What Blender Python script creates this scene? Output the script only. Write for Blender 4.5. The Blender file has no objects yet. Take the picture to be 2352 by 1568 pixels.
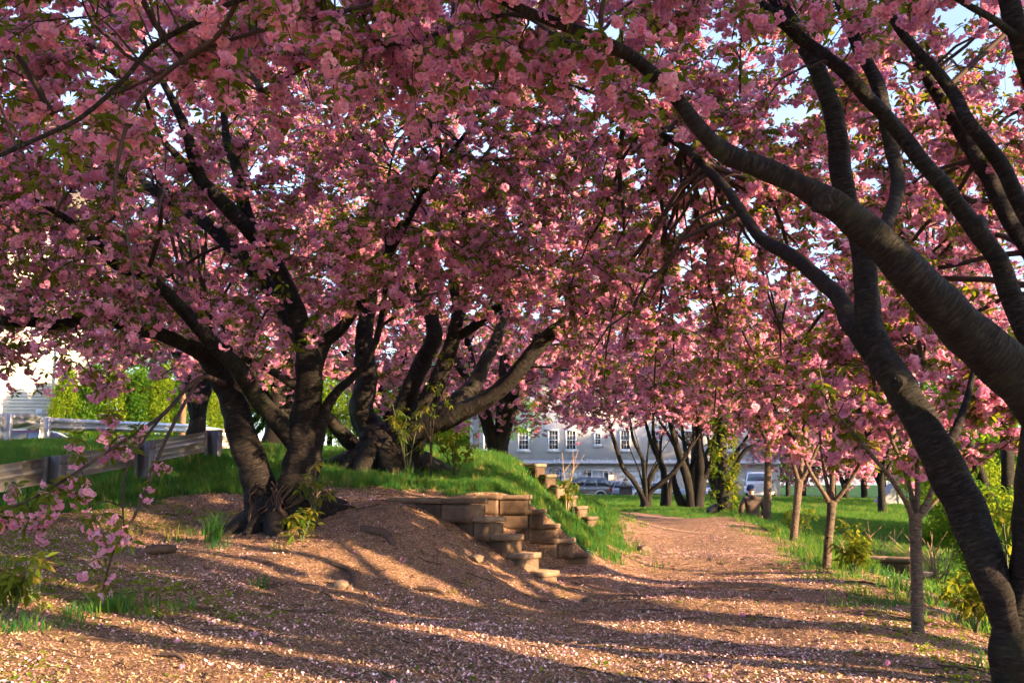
import bpy, bmesh, math, random
import numpy as np
from mathutils import Vector, Matrix, Quaternion

R = math.radians
random.seed(7)
rng = np.random.default_rng(7)
scene = bpy.context.scene
COL = scene.collection

# ------------------------------------------------------------------ camera
CAM = np.array([0.0, 0.0, 1.15])
FPX = 995.6                      # focal length in pixels of a 1024 wide frame
PITCH = math.atan(139.0 / FPX)
cam_d = bpy.data.cameras.new('camera')
cam_d.lens = 35.0
cam_d.sensor_width = 36.0
cam_d.clip_start = 0.05
cam_d.clip_end = 2000
cam = bpy.data.objects.new('camera', cam_d)
cam.location = CAM
cam.rotation_euler = (R(90) + PITCH, 0, 0)
COL.objects.link(cam)
scene.camera = cam

# ------------------------------------------------------------------ sky and sun
SUN_EL = R(14.5)
SUN_H = np.array([1.0, -0.55]); SUN_H /= np.linalg.norm(SUN_H)
SUN = np.array([SUN_H[0]*math.cos(SUN_EL), SUN_H[1]*math.cos(SUN_EL), math.sin(SUN_EL)])
world = bpy.data.worlds.new('World')
scene.world = world
world.use_nodes = True
wn = world.node_tree
sky = wn.nodes.new('ShaderNodeTexSky')
sky.sky_type = 'NISHITA'
sky.sun_disc = False
sky.sun_elevation = SUN_EL
sky.sun_rotation = math.atan2(SUN_H[0], SUN_H[1])
sky.air_density = 1.0
sky.dust_density = 0.8
sky.ozone_density = 3.0
bg = wn.nodes['Background']
bg.inputs['Strength'].default_value = 0.08
# thin high haze drawn in soft streaks over the whole sky
tc = wn.nodes.new('ShaderNodeTexCoord'); mpw = wn.nodes.new('ShaderNodeMapping'); mpw.inputs['Scale'].default_value = (1.0, 1.6, 3.0)
nz = wn.nodes.new('ShaderNodeTexNoise'); nz.inputs['Scale'].default_value = 2.2; nz.inputs['Detail'].default_value = 5
wn.links.new(tc.outputs['Generated'], mpw.inputs['Vector']); wn.links.new(mpw.outputs[0], nz.inputs['Vector'])
rw_ = wn.nodes.new('ShaderNodeMapRange'); rw_.inputs['From Min'].default_value = .3; rw_.inputs['From Max'].default_value = .7
rw_.inputs['To Min'].default_value = .55; rw_.inputs['To Max'].default_value = 1.15; wn.links.new(nz.outputs[0], rw_.inputs['Value'])
vm = wn.nodes.new('ShaderNodeVectorMath'); vm.operation = 'SCALE'; vm.inputs[0].default_value = (1.15, 1.08, 1.55); wn.links.new(rw_.outputs[0], vm.inputs['Scale'])
va = wn.nodes.new('ShaderNodeVectorMath'); va.operation = 'ADD'; wn.links.new(sky.outputs['Color'], va.inputs[0]); wn.links.new(vm.outputs[0], va.inputs[1])
wn.links.new(va.outputs[0], bg.inputs['Color'])
sun_d = bpy.data.lights.new('sun', 'SUN')
sun_d.energy = 5.0
sun_d.angle = R(0.53)
sun_d.color = (1.0, 0.66, 0.36)
sun = bpy.data.objects.new('sun', sun_d)
sun.rotation_euler = Vector(SUN).to_track_quat('Z', 'Y').to_euler()
sun.location = (30, -6, 12)
COL.objects.link(sun)
vs = scene.view_settings
vs.view_transform = 'Standard'
vs.look = 'None'
vs.exposure = 2.42
vs.gamma = 1.0
vs.use_curve_mapping = False
scene.render.engine = 'CYCLES'
cy = scene.cycles
cy.max_bounces = 5
cy.use_light_tree = False
cy.diffuse_bounces = 4
cy.glossy_bounces = 2
cy.transmission_bounces = 4
cy.transparent_max_bounces = 4
cy.use_denoising = True
cy.use_adaptive_sampling = True
cy.adaptive_threshold = 0.04
cy.adaptive_min_samples = 16
cy.sample_clamp_indirect = 6.0
cy.caustics_reflective = False
cy.caustics_refractive = False

# ------------------------------------------------------------------ planning helpers
CT, ST = math.cos(PITCH), math.sin(PITCH)
K = 1024/2352.0
def P(x, y, d):
    """a measured direction of the photograph (2352 px wide) and a distance north -> world point"""
    u = (x*K-512)/FPX; v = (341-y*K)/FPX
    dy = CT - v*ST; dz = ST + v*CT
    t = d/dy
    return np.array([u*t, d, CAM[2]+dz*t])
def pxsize(d): return d/FPX*K     # metres per 2352-px at distance d
def proj(p):
    p = np.atleast_2d(p) - CAM
    f = p[:,1]*CT + p[:,2]*ST
    v = -p[:,1]*ST + p[:,2]*CT
    f = np.where(f < 0.05, 0.05, f)
    return (512+FPX*p[:,0]/f)/K, (341-FPX*v/f)/K, p[:,1]
def smooth(a, b, x):
    t = np.clip((x-a)/(b-a), 0, 1); return t*t*(3-2*t)
def vnoise(x, y, s=1.0, seed=0):
    x = np.asarray(x, float)/s + seed*17.3; y = np.asarray(y, float)/s - seed*9.1
    return (np.sin(x*1.7+1.3*np.sin(y*1.1+.4))+np.sin(y*2.1+1.7*np.sin(x*.9+1.9))+np.sin((x+y)*1.3+2.0*np.sin((x-y)*.7)))/3.0

# ------------------------------------------------------------------ mesh helpers
def np_mesh(name, V, F, mats=(), smooth_=False, attrs=None, midx=None):
    """V (n,3); F list of (m,k) int arrays"""
    me = bpy.data.meshes.new(name)
    if not isinstance(F, (list, tuple)): F = [F]
    F = [np.asarray(f, np.int32) for f in F if len(f)]
    V = np.asarray(V, np.float32)
    me.vertices.add(len(V)); me.vertices.foreach_set('co', V.ravel())
    loops = np.concatenate([f.ravel() for f in F])
    tot = np.concatenate([np.full(len(f), f.shape[1], np.int32) for f in F])
    start = np.concatenate([[0], np.cumsum(tot)[:-1]]).astype(np.int32)
    me.loops.add(len(loops)); me.loops.foreach_set('vertex_index', loops)
    me.polygons.add(len(tot)); me.polygons.foreach_set('loop_start', start)
    me.polygons.foreach_set('loop_total', tot)
    if smooth_: me.polygons.foreach_set('use_smooth', np.ones(len(tot), bool))
    if midx is not None: me.polygons.foreach_set('material_index', np.asarray(midx, np.int32))
    for k, (typ, dat) in (attrs or {}).items():
        a = me.attributes.new(k, typ, 'POINT')
        a.data.foreach_set('vector' if typ == 'FLOAT_VECTOR' else 'value', np.ascontiguousarray(dat, np.int32 if typ == 'INT' else np.float32).ravel())
    for m in mats: me.materials.append(m)
    me.update(calc_edges=True); me.validate()
    return me
def add_obj(name, data, parent=None, loc=None, rot=None, **props):
    o = bpy.data.objects.new(name, data)
    COL.objects.link(o)
    if parent is not None: o.parent = parent
    if loc is not None: o.location = loc
    if rot is not None: o.rotation_euler = rot
    for k, v in props.items(): o[k] = v
    return o
def thing(name, label, cat, loc=(0,0,0), rotz=0.0, group=None):
    o = add_obj(name, None, loc=tuple(float(c) for c in loc), rot=(0,0,rotz), label=label, category=cat)
    o.empty_display_size = 0.2
    if group: o['group'] = group
    return o

class MB:
    """collects shapes, builds one mesh object"""
    def __init__(s): s.v=[]; s.f={}; s.n=0
    def add(s, V, F):
        V = np.asarray(V, float); s.v.append(V)
        for f in F:
            s.f.setdefault(len(f), []).append([i+s.n for i in f])
        s.n += len(V); return s
    def box(s, c, size, rot=None, taper=None):
        x,y,z = [q/2 for q in size]
        V = np.array([[-x,-y,-z],[x,-y,-z],[x,y,-z],[-x,y,-z],[-x,-y,z],[x,-y,z],[x,y,z],[-x,y,z]])
        if taper: V[4:,0]*=taper[0]; V[4:,1]*=taper[1]
        if rot is not None: V = V@np.array(rot).T
        return s.add(V+np.array(c), [(0,3,2,1),(4,5,6,7),(0,1,5,4),(1,2,6,5),(2,3,7,6),(3,0,4,7)])
    def prism(s, poly, axis, a, b):
        """poly (2d) extruded along axis from a to b"""
        n=len(poly); V=[]
        for t in (a,b):
            for p in poly:
                q=[p[0],p[1]]; q.insert(axis,t); V.append(q)
        F=[tuple(range(n))[::-1], tuple(range(n,2*n))]+[(i,(i+1)%n,n+(i+1)%n,n+i) for i in range(n)]
        return s.add(V,F)
    def tube(s, pts, rad, n=10, cap=True):
        V,F,_ = tube_np(np.asarray(pts,float), np.asarray(rad,float), n)
        FF=[tuple(q) for q in F]
        if cap:
            FF.append(tuple(range(n))[::-1]); m=len(V)-n; FF.append(tuple(range(m,m+n)))
        return s.add(V,FF)
    def lathe(s, prof, c=(0,0,0), n=16):
        V=[];F=[]
        for r,z in prof:
            for k in range(n):
                a=2*math.pi*k/n; V.append((c[0]+r*math.cos(a),c[1]+r*math.sin(a),c[2]+z))
        for i in range(len(prof)-1):
            for k in range(n):
                F.append((i*n+k,i*n+(k+1)%n,(i+1)*n+(k+1)%n,(i+1)*n+k))
        F.append(tuple(range(n))[::-1]); m=(len(prof)-1)*n; F.append(tuple(range(m,m+n)))
        return s.add(V,F)
    def mesh(s, name, mat, smooth_=False, bevel=0):
        V=np.concatenate(s.v)
        me=np_mesh(name, V, [np.array(f) for f in s.f.values()], [mat] if mat else [], smooth_)
        if bevel:
            bm=bmesh.new(); bm.from_mesh(me)
            ed=[e for e in bm.edges if len(e.link_faces)==2 and e.calc_face_angle(0)>0.5]
            bmesh.ops.bevel(bm, geom=ed, offset=bevel, segments=2, affect='EDGES', profile=0.6)
            bm.to_mesh(me); bm.free()
        return me
    def build(s, name, mat, parent=None, smooth_=False, bevel=0, **kw):
        return add_obj(name, s.mesh(name,mat,smooth_,bevel), parent, **kw)

def rotz(a):
    c,s_=math.cos(a),math.sin(a); return np.array([[c,-s_,0],[s_,c,0],[0,0,1]])
def catmull(pts, step):
    """resample rows (x,y,z,r) along a Catmull-Rom curve"""
    p=np.asarray(pts,float)
    if len(p)==2:
        n=max(2,int(np.linalg.norm(p[1,:3]-p[0,:3])/step)+1)
        t=np.linspace(0,1,n)[:,None]; return p[0]*(1-t)+p[1]*t
    e=np.vstack([2*p[0]-p[1],p,2*p[-1]-p[-2]]); out=[]
    for i in range(1,len(e)-2):
        a,b,c,d=e[i-1],e[i],e[i+1],e[i+2]
        n=max(2,int(np.linalg.norm(c[:3]-b[:3])/step)+1)
        t=np.linspace(0,1,n,endpoint=False)[:,None]
        out.append(.5*((2*b)+(-a+c)*t+(2*a-5*b+4*c-d)*t*t+(-a+3*b-3*c+d)*t**3))
    out.append(p[-1:]); q=np.vstack(out); q[:,3]=np.maximum(q[:,3],.002); return q
def tube_np(pts, rad, n, lump=0.0, seed=0.0):
    m=len(pts)
    T=np.gradient(pts,axis=0); T/=np.linalg.norm(T,axis=1)[:,None]+1e-9
    ref=np.array([0.,0,1]) if abs(T[0,2])<.8 else np.array([1.,0,0])
    N=np.zeros_like(T); N[0]=np.cross(T[0],ref); N[0]/=np.linalg.norm(N[0])
    for i in range(1,m):
        v=N[i-1]-T[i]*np.dot(N[i-1],T[i]); N[i]=v/(np.linalg.norm(v)+1e-9)
    B=np.cross(T,N)
    L=np.concatenate([[0],np.cumsum(np.linalg.norm(np.diff(pts,axis=0),axis=1))])
    th=np.arange(n)*2*math.pi/n
    c,s_=np.cos(th),np.sin(th)
    rr=rad[:,None]*np.ones((1,n))
    if lump:
        rr=rr*(1+lump*(.45*np.sin(5*th+3*seed+7*np.sin(L[:,None]*2.3+seed))*np.sin(L[:,None]*6.1+th+seed)+np.sin(2*th+seed+L[:,None]*1.9)*.5+np.sin(3*th+2*seed-L[:,None]*3.1)*.35+np.sin(L[:,None]*9+seed+th*1.0)*.25+.3*np.sin(L[:,None]*23+2*np.sin(th+seed))))
    V=pts[:,None,:]+rr[:,:,None]*(c[None,:,None]*N[:,None,:]+s_[None,:,None]*B[:,None,:])
    A=np.stack([rad[:,None]*c[None],rad[:,None]*s_[None],np.repeat(L[:,None],n,1)],-1)
    i=np.arange(m-1)[:,None]*n; k=np.arange(n)[None]; k2=(k+1)%n
    F=np.stack([i+k,i+k2,i+n+k2,i+n+k],-1).reshape(-1,4)
    return V.reshape(-1,3),F,A.reshape(-1,3)

# ------------------------------------------------------------------ materials
def mat(name):
    m=bpy.data.materials.new(name); m.use_nodes=True
    nt=m.node_tree; return m,nt,nt.nodes['Principled BSDF']
def nd(nt,typ,**kw):
    n=nt.nodes.new(typ)
    for k,v in kw.items():
        if k in n.inputs: n.inputs[k].default_value=v
        else: setattr(n,k,v)
    return n
def ramp(nt,fac,stops,interp='LINEAR'):
    r=nt.nodes.new('ShaderNodeValToRGB'); cr=r.color_ramp; cr.interpolation=interp
    while len(cr.elements)<len(stops): cr.elements.new(.5)
    for e,(p,c) in zip(cr.elements,stops): e.position=p; e.color=(*c,1) if len(c)==3 else c
    nt.links.new(fac,r.inputs[0]); return r.outputs[0]
def mix(nt,f,a,b,mode='MIX'):
    m=nt.nodes.new('ShaderNodeMix'); m.data_type='RGBA'; m.blend_type=mode
    for s,v in ((m.inputs[0],f),(m.inputs[6],a),(m.inputs[7],b)):
        if hasattr(v,'links'): nt.links.new(v,s)
        elif isinstance(v,(int,float)): s.default_value=v
        else: s.default_value=(*v,1)
    return m.outputs[2]
def noise(nt,scale,detail=4,rough=.6,vec=None,dist=0):
    n=nd(nt,'ShaderNodeTexNoise'); n.inputs['Scale'].default_value=scale; n.inputs['Detail'].default_value=detail
    n.inputs['Roughness'].default_value=rough; n.inputs['Distortion'].default_value=dist
    if vec is not None: nt.links.new(vec,n.inputs['Vector'])
    return n.outputs[0]
def objco(nt): return nt.nodes.new('ShaderNodeTexCoord').outputs['Object']
def geopos(nt): return nt.nodes.new('ShaderNodeNewGeometry').outputs['Position']
def bump(nt,h,strength,dist,bsdf):
    b=nd(nt,'ShaderNodeBump'); b.inputs['Strength'].default_value=strength; b.inputs['Distance'].default_value=dist
    nt.links.new(h,b.inputs['Height']); nt.links.new(b.outputs[0],bsdf.inputs['Normal'])
def plain(name,col,rough=.6,metal=0,var=.12,scale=6,spec=.3,bumps=0):
    m,nt,b=mat(name)
    n=noise(nt,scale,4,.6,objco(nt))
    c=ramp(nt,n,[(.3,tuple(x*(1-var) for x in col)),(.7,tuple(min(1,x*(1+var)) for x in col))])
    nt.links.new(c,b.inputs['Base Color'])
    b.inputs['Roughness'].default_value=rough; b.inputs['Metallic'].default_value=metal
    b.inputs['Specular IOR Level'].default_value=spec
    if bumps: bump(nt,noise(nt,scale*8,4,.6,objco(nt)),bumps,.01,b)
    return m
def petalmat(name,stops,tr=.45,trc=None,attr='tint',tip=.5,tipc=(.9,.6,.62)):
    """thin petal or leaf: diffuse + translucent, colour varies from piece to piece"""
    m=bpy.data.materials.new(name); m.use_nodes=True; nt=m.node_tree
    nt.nodes.remove(nt.nodes['Principled BSDF'])
    out=nt.nodes['Material Output']
    oi=nt.nodes.new('ShaderNodeObjectInfo')
    c=ramp(nt,oi.outputs['Random'],stops)
    if attr:
        at=nd(nt,'ShaderNodeAttribute'); at.attribute_name=attr
        mm=nd(nt,'ShaderNodeMath',operation='MULTIPLY'); nt.links.new(at.outputs['Fac'],mm.inputs[0]); mm.inputs[1].default_value=tip
        c=mix(nt,mm.outputs[0],c,tipc)
    d=nt.nodes.new('ShaderNodeBsdfDiffuse'); t=nt.nodes.new('ShaderNodeBsdfTranslucent')
    nt.links.new(c,d.inputs['Color'])
    if trc: nt.links.new(mix(nt,.65,c,trc),t.inputs['Color'])
    else: nt.links.new(c,t.inputs['Color'])
    mx=nt.nodes.new('ShaderNodeMixShader'); mx.inputs[0].default_value=tr
    nt.links.new(d.outputs[0],mx.inputs[1]); nt.links.new(t.outputs[0],mx.inputs[2])
    nt.links.new(mx.outputs[0],out.inputs['Surface'])
    return m
def barkmat(name,dark,light,moss=0.0):
    m,nt,b=mat(name)
    at=nd(nt,'ShaderNodeAttribute'); at.attribute_name='bark'
    mp=nd(nt,'ShaderNodeMapping'); nt.links.new(at.outputs['Vector'],mp.inputs['Vector'])
    mp.inputs['Scale'].default_value=(5,5,26)
    band=noise(nt,1.6,5,.65,mp.outputs[0],.6)
    mp2=nd(nt,'ShaderNodeMapping'); nt.links.new(at.outputs['Vector'],mp2.inputs['Vector'])
    mp2.inputs['Scale'].default_value=(13,13,60)
    lent=noise(nt,1.0,3,.55,mp2.outputs[0],.4)
    c=ramp(nt,band,[(.35,dark),(.7,tuple(.65*a+.35*q for a,q in zip(dark,light)))])
    c=mix(nt,ramp(nt,lent,[(.50,(0,0,0)),(.66,(1,1,1))]),c,light)
    c=mix(nt,ramp(nt,noise(nt,1.3,3,.5,mp2.outputs[0]),[(.60,(0,0,0)),(.66,(1,1,1))]),c,tuple(q*.3 for q in dark))
    big=noise(nt,1.4,4,.6,at.outputs['Vector'])
    c=mix(nt,ramp(nt,big,[(.5,(0,0,0)),(.72,(.7,.7,.7))]),c,tuple(q*.5 for q in dark))
    if moss:
        c=mix(nt,ramp(nt,noise(nt,2.3,4,.7,at.outputs['Vector']),[(.52,(0,0,0)),(.75,(moss,)*3)]),c,(.05,.07,.02))
    nt.links.new(c,b.inputs['Base Color'])
    b.inputs['Roughness'].default_value=.7; b.inputs['Specular IOR Level'].default_value=.18
    h=nd(nt,'ShaderNodeMath',operation='MULTIPLY_ADD'); nt.links.new(lent,h.inputs[0]); h.inputs[1].default_value=-.5; nt.links.new(band,h.inputs[2])
    bump(nt,h.outputs[0],1.0,.03,b)
    return m

BARK=barkmat('cherry_bark',(.007,.0058,.0055),(.036,.030,.028),.35)
BARKY=barkmat('young_cherry_bark',(.10,.072,.053),(.185,.135,.10))
TWIG=plain('twig_bark',(.040,.026,.021),.7,var=.3,scale=12)
BLOSSOM=petalmat('cherry_blossom',[(0,(.62,.17,.42)),(.3,(.74,.28,.55)),(.7,(.83,.40,.63)),(1,(.90,.58,.74))],.5,(.97,.46,.62),'tint',.5,(.94,.70,.82))
LEAF=petalmat('cherry_leaf',[(0,(.03,.075,.012)),(.4,(.05,.10,.014)),(.75,(.085,.13,.018)),(1,(.15,.11,.03))],.5,(.42,.42,.03),None)
GREENLEAF=petalmat('green_leaf',[(0,(.02,.075,.012)),(.5,(.04,.12,.016)),(1,(.10,.19,.02))],.45,(.28,.42,.03),None)
LIMELEAF=petalmat('lime_leaf',[(0,(.06,.14,.012)),(.5,(.12,.22,.016)),(1,(.22,.28,.03))],.5,(.5,.55,.03),None)
GRASS=petalmat('grass_blade',[(0,(.016,.085,.030)),(.45,(.03,.13,.036)),(.75,(.08,.17,.03)),(.9,(.16,.19,.04)),(1,(.30,.24,.10))],.45,(.26,.48,.05),None)
DRYSTEM=plain('dry_stem',(.30,.19,.12),.8,var=.3,scale=9)
STEEL=None
# ------------------------------------------------------------------ terrain
CP = np.array([
 # path and ground near the camera
 (-.5,-4,.1),(2,-4,0),(-.5,0,.06),(1.5,1,0),(3,1,0),(1.6,4,0),(2.6,5,0),(.8,6,.02),(2,8,0),(1.2,9.6,.02),(2.6,12,0),(1.2,12.2,.04),(3.4,16,0),
 (2.0,18.6,.08),(4.2,22,0),(3.2,24,.06),(4.8,28,0),(3.2,29,.06),(4.0,34,0),(3.0,38,.02),(1,42,.1),(6,36,0),(-2,45,.4),
 # mound on the left
 (-3,0,.3),(-6,0,.6),(-3,4,.2),(-1.2,5.2,.1),(-5,5,.42),(-4.5,7.2,.42),(-1.6,7.6,.2),(-.4,8.2,.1),(-2.5,8.8,.42),(-1.2,9.4,.34),
 (-9,4,.6),(-9,9,.75),(-5,9.6,.6),(-2.5,11,.69),(-.9,10.5,.70),(-.4,10.45,.46),(-.03,10.4,.27),(.2,10.4,.16),(.5,10.3,.05),
 (-1.35,10.8,.86),(-1.6,11.6,.9),(-3.6,12.2,.85),(-5.6,12.1,.89),(-5.17,13.8,1.13),(-4.74,15.5,1.48),(-2.07,16,1.27),(-.6,13.5,.96),(-1.5,13.5,1.0),
 (.2,13.6,.93),(.42,13.6,.72),(.63,13.6,.53),(.83,13.6,.34),(1.02,13.6,.14),(1.3,13.6,.04),
 (-.4,16,1.2),(.3,16.2,1.02),(.9,16.2,.55),(1.5,16.2,.12),(.45,18.5,1.12),(.9,18.5,.62),(1.4,18.5,.22),(-.6,19,1.6),(0,19.5,1.5),(-.3,22,1.55),(-.5,27,1.3),(1.5,24,.3),(1.2,30,.4),
 (-3,20,1.7),(-3,26,1.6),(-8,14,1.25),(-8,19,1.75),(-11.2,23.5,2.02),(-11.6,30,2.35),(-12,36,2.4),(-7,24,2.0),(-6.5,32,2.1),(-14,17,1.6),(-20,14,1.6),(-4,34,1.5),
 (-14,26,1.5),(-14.5,33,1.28),(-19,33,1.28),(-19,26,1.28),(-26,30,1.3),(-16,36.5,1.4),(-22,36.5,1.4),(-30,36,1.4),(-11,44,2.6),(-18,42,2.7),(-25,44,2.7),(-18,50,2.7),(-30,50,2.7),(-8,50,2.2),(-4,56,1.2),
 # right hand slope
 (3.2,7.9,-.01),(4.0,7.6,-.2),(3.0,5.8,-.04),(3.6,5.6,-.14),(4.8,5.5,-.5),(6,7.5,-.95),(5.0,9.5,-.35),(4.2,10.5,-.03),(4.2,13.3,0),(5.0,13.6,-.04),(5.6,13.7,-.28),(6.1,13.7,-.58),(6.6,13.8,-.84),(7.2,14,-.88),(8,10,-1.0),
 (3.5,9,-.04),(5.3,18.8,.02),(6.2,18.8,-.35),(7.4,18.8,-.85),(5.9,23,.03),(6.4,25,-.05),(7.2,25,-.75),(6.6,27.4,-.92),(9,27,-.95),(6.0,30,-.1),(7.7,36,.02),(7,33,-.1),(10,20,-1.0),(12,14,-1.1),(13,8,-1.2),(20,15,-1.2),(14,30,-.9),(12,38,-.4),(16.5,45,-.3),(25,30,-1.2),(30,10,-1.3),(8,2,-.7),(6,-2,-.3),
 # far lawn, drive
 (5.3,40,.02),(8,42,.02),(12,50,.1),(3,60,.2),(10,60,.2),(18,58,.1),(6,52,.14),(-3,62,.6),(0,71,-.3),(10,71,-.3),(20,71,-.3),(0,82,-.3),(20,82,-.3),(30,75,-.3),(-8,76,0),(35,55,-.3),(40,35,-1),
],float)
_C2=1.0
def _phi(a,b): return np.sqrt(((a[:,None,:]-b[None,:,:])**2).sum(-1)+_C2)
_A=np.zeros((len(CP)+3,)*2); _A[:-3,:-3]=_phi(CP[:,:2],CP[:,:2]); _A[:-3,:-3]-=np.eye(len(CP))*.012
_A[:-3,-3:]=np.c_[np.ones(len(CP)),CP[:,:2]]; _A[-3:,:-3]=_A[:-3,-3:].T
_W=np.linalg.solve(_A,np.r_[CP[:,2],0,0,0])
def rbf(x,y):
    x=np.asarray(x,float); q=np.c_[x.ravel(),np.asarray(y,float).ravel()]; out=np.empty(len(q))
    for i in range(0,len(q),40000):
        b=q[i:i+40000]; out[i:i+40000]=_phi(b,CP[:,:2])@_W[:-3]+_W[-3]+b@_W[-2:]
    return out.reshape(x.shape)
NY=lambda x: 10.78-.33*x          # line of the near block wall (front)
def height(x,y):
    x=np.asarray(x,float); y=np.asarray(y,float)
    z=rbf(x,y)
    far=np.hypot(x-2,y-30); z=z*(1-smooth(60,140,far))
    # the cut between the two block walls stands at path level
    rec=(x>-.52)&(x<1.25)&(y>NY(x)+.2)&(y<13.52)
    z=np.where(rec,np.minimum(z,.05),z)
    near=1-smooth(14,30,np.hypot(x,y))
    z=z+near*(.030*vnoise(x,y,.9,1)+.020*vnoise(x,y,.37,2)+.008*vnoise(x,y,.15,21))*np.where(rec,.3,1)
    return z
def h1(x,y): return float(height(np.array([x]),np.array([y]))[0])

def path_left(y):  return np.interp(y,[0,5,8,10.3,13.4,16,19,24,30,36,42,46],[-.6,-.3,.1,.6,1.15,1.5,1.95,2.6,2.9,1.6,-1.5,-5])
def path_right(y): return np.interp(y,[0,5,8,10.3,13.3,16,19,24,30,36,42,46],[3.0,2.9,3.25,3.7,4.15,4.7,5.2,5.7,5.9,5.2,2.5,-1])
def bare(x,y):
    """1 on mulch and fallen petals, 0 on grass"""
    w=.35*vnoise(x,y,.8,3)+.15*vnoise(x,y,.25,4)
    a=smooth(-.35,.25,x-path_left(y)+w)*smooth(-.35,.25,path_right(y)-x+w)*(1-smooth(44,50,y))
    # mulch of the left mound, below and in front of the first tree
    ed=np.interp(x,[-9,-6,-5,-4,-2.8,-1.2,.3],[8.2,10.3,11.6,12.9,13.9,14.2,13.6])
    b=smooth(-.5,.5,ed-y+w*1.6)*(x<path_right(y))
    e_=smooth(-.4,.3,x-path_left(y))*smooth(-.3,.5,path_right(y)+np.interp(y,[4,6,8,11,12.8,13.6],[.7,1.3,1.3,1.2,1.2,-.2])-x+w*1.5)*(y<13.7)
    c=np.maximum(np.maximum(a,b),e_)
    c=np.where((y>13.4)&(x<path_left(y)-.2)&(x>-.9),0,c)
    c=np.where((x>-.6)&(x<1.3)&(y>10.3)&(y<13.5),1,c)
    return c
xs=np.unique(np.r_[np.linspace(-160,-40,13),np.linspace(-40,-9,40),np.linspace(-9,9.4,205),np.linspace(9.4,40,42),np.linspace(40,190,14)].round(4))
ys=np.unique(np.r_[np.linspace(-40,-2,14),np.linspace(-2,3,16),np.linspace(3,22,212),np.linspace(22,48,75),np.linspace(48,95,40),np.linspace(95,260,14)].round(4))
GX,GY=np.meshgrid(xs,ys,indexing='ij')
GZ=height(GX,GY)
nx,ny=len(xs),len(ys)
idx=np.arange(nx*ny).reshape(nx,ny)
FQ=np.stack([idx[:-1,:-1],idx[1:,:-1],idx[1:,1:],idx[:-1,1:]],-1).reshape(-1,4)
GV=np.stack([GX.ravel(),GY.ravel(),GZ.ravel()],-1)
fc=GV[FQ].mean(1)
isb=bare(fc[:,0],fc[:,1])>.5
isd=(fc[:,1]>66)&(fc[:,1]<90)&(fc[:,0]>-8)&(fc[:,0]<60)
isd|=(fc[:,0]<-13.0)&(fc[:,0]>-45)&(fc[:,1]>26)&(fc[:,1]<37)
def sub(name,sel,m,**kw):
    f=FQ[sel]; u,inv=np.unique(f,return_inverse=True)
    return add_obj(name,np_mesh(name,GV[u],[inv.reshape(-1,4)],[m],True),None,**kw)

m,nt,b=mat('mulch'); g=geopos(nt)
n1=noise(nt,55,5,.7,g); n2=noise(nt,1.3,3,.5,g); n3=noise(nt,9,4,.6,g)
c=ramp(nt,n1,[(.3,(.09,.055,.034)),(.5,(.27,.165,.095)),(.7,(.46,.31,.185))])
c=mix(nt,ramp(nt,n3,[(.4,(0,0,0)),(.65,(.6,.6,.6))]),c,(.07,.04,.028))
vo=nd(nt,'ShaderNodeTexVoronoi'); vo.inputs['Scale'].default_value=34; nt.links.new(g,vo.inputs['Vector'])
c=mix(nt,ramp(nt,vo.outputs['Distance'],[(.22,(.75,.75,.75)),(.34,(0,0,0))]),c,(.62,.36,.38))
nt.links.new(c,b.inputs['Base Color']); b.inputs['Roughness'].default_value=.9; b.inputs['Specular IOR Level'].default_value=.15
bump(nt,n1,1.0,.03,b); MULCH=m
m,nt,b=mat('turf'); g=geopos(nt)
n1=noise(nt,22,5,.7,g); n2=noise(nt,.7,3,.5,g)
c=ramp(nt,n1,[(.3,(.012,.045,.016)),(.55,(.025,.095,.026)),(.75,(.06,.15,.03))])
c=mix(nt,ramp(nt,n2,[(.45,(0,0,0)),(.7,(.55,.55,.55))]),c,(.06,.075,.02))
nt.links.new(c,b.inputs['Base Color']); b.inputs['Roughness'].default_value=.9; b.inputs['Specular IOR Level'].default_value=.1
bump(nt,n1,1.0,.05,b); TURF=m
ASPH=plain('asphalt',(.055,.055,.058),.85,var=.2,scale=3,bumps=.3)
sub('path',isb&~isd,MULCH,kind='structure',label='mulch path and mound strewn with fallen pink petals')
sub('ground',~isb&~isd,TURF,kind='structure',label='grassy ground around the path')
sub('driveway',isd,ASPH,kind='structure',label='grey asphalt drive in front of the houses')

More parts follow.
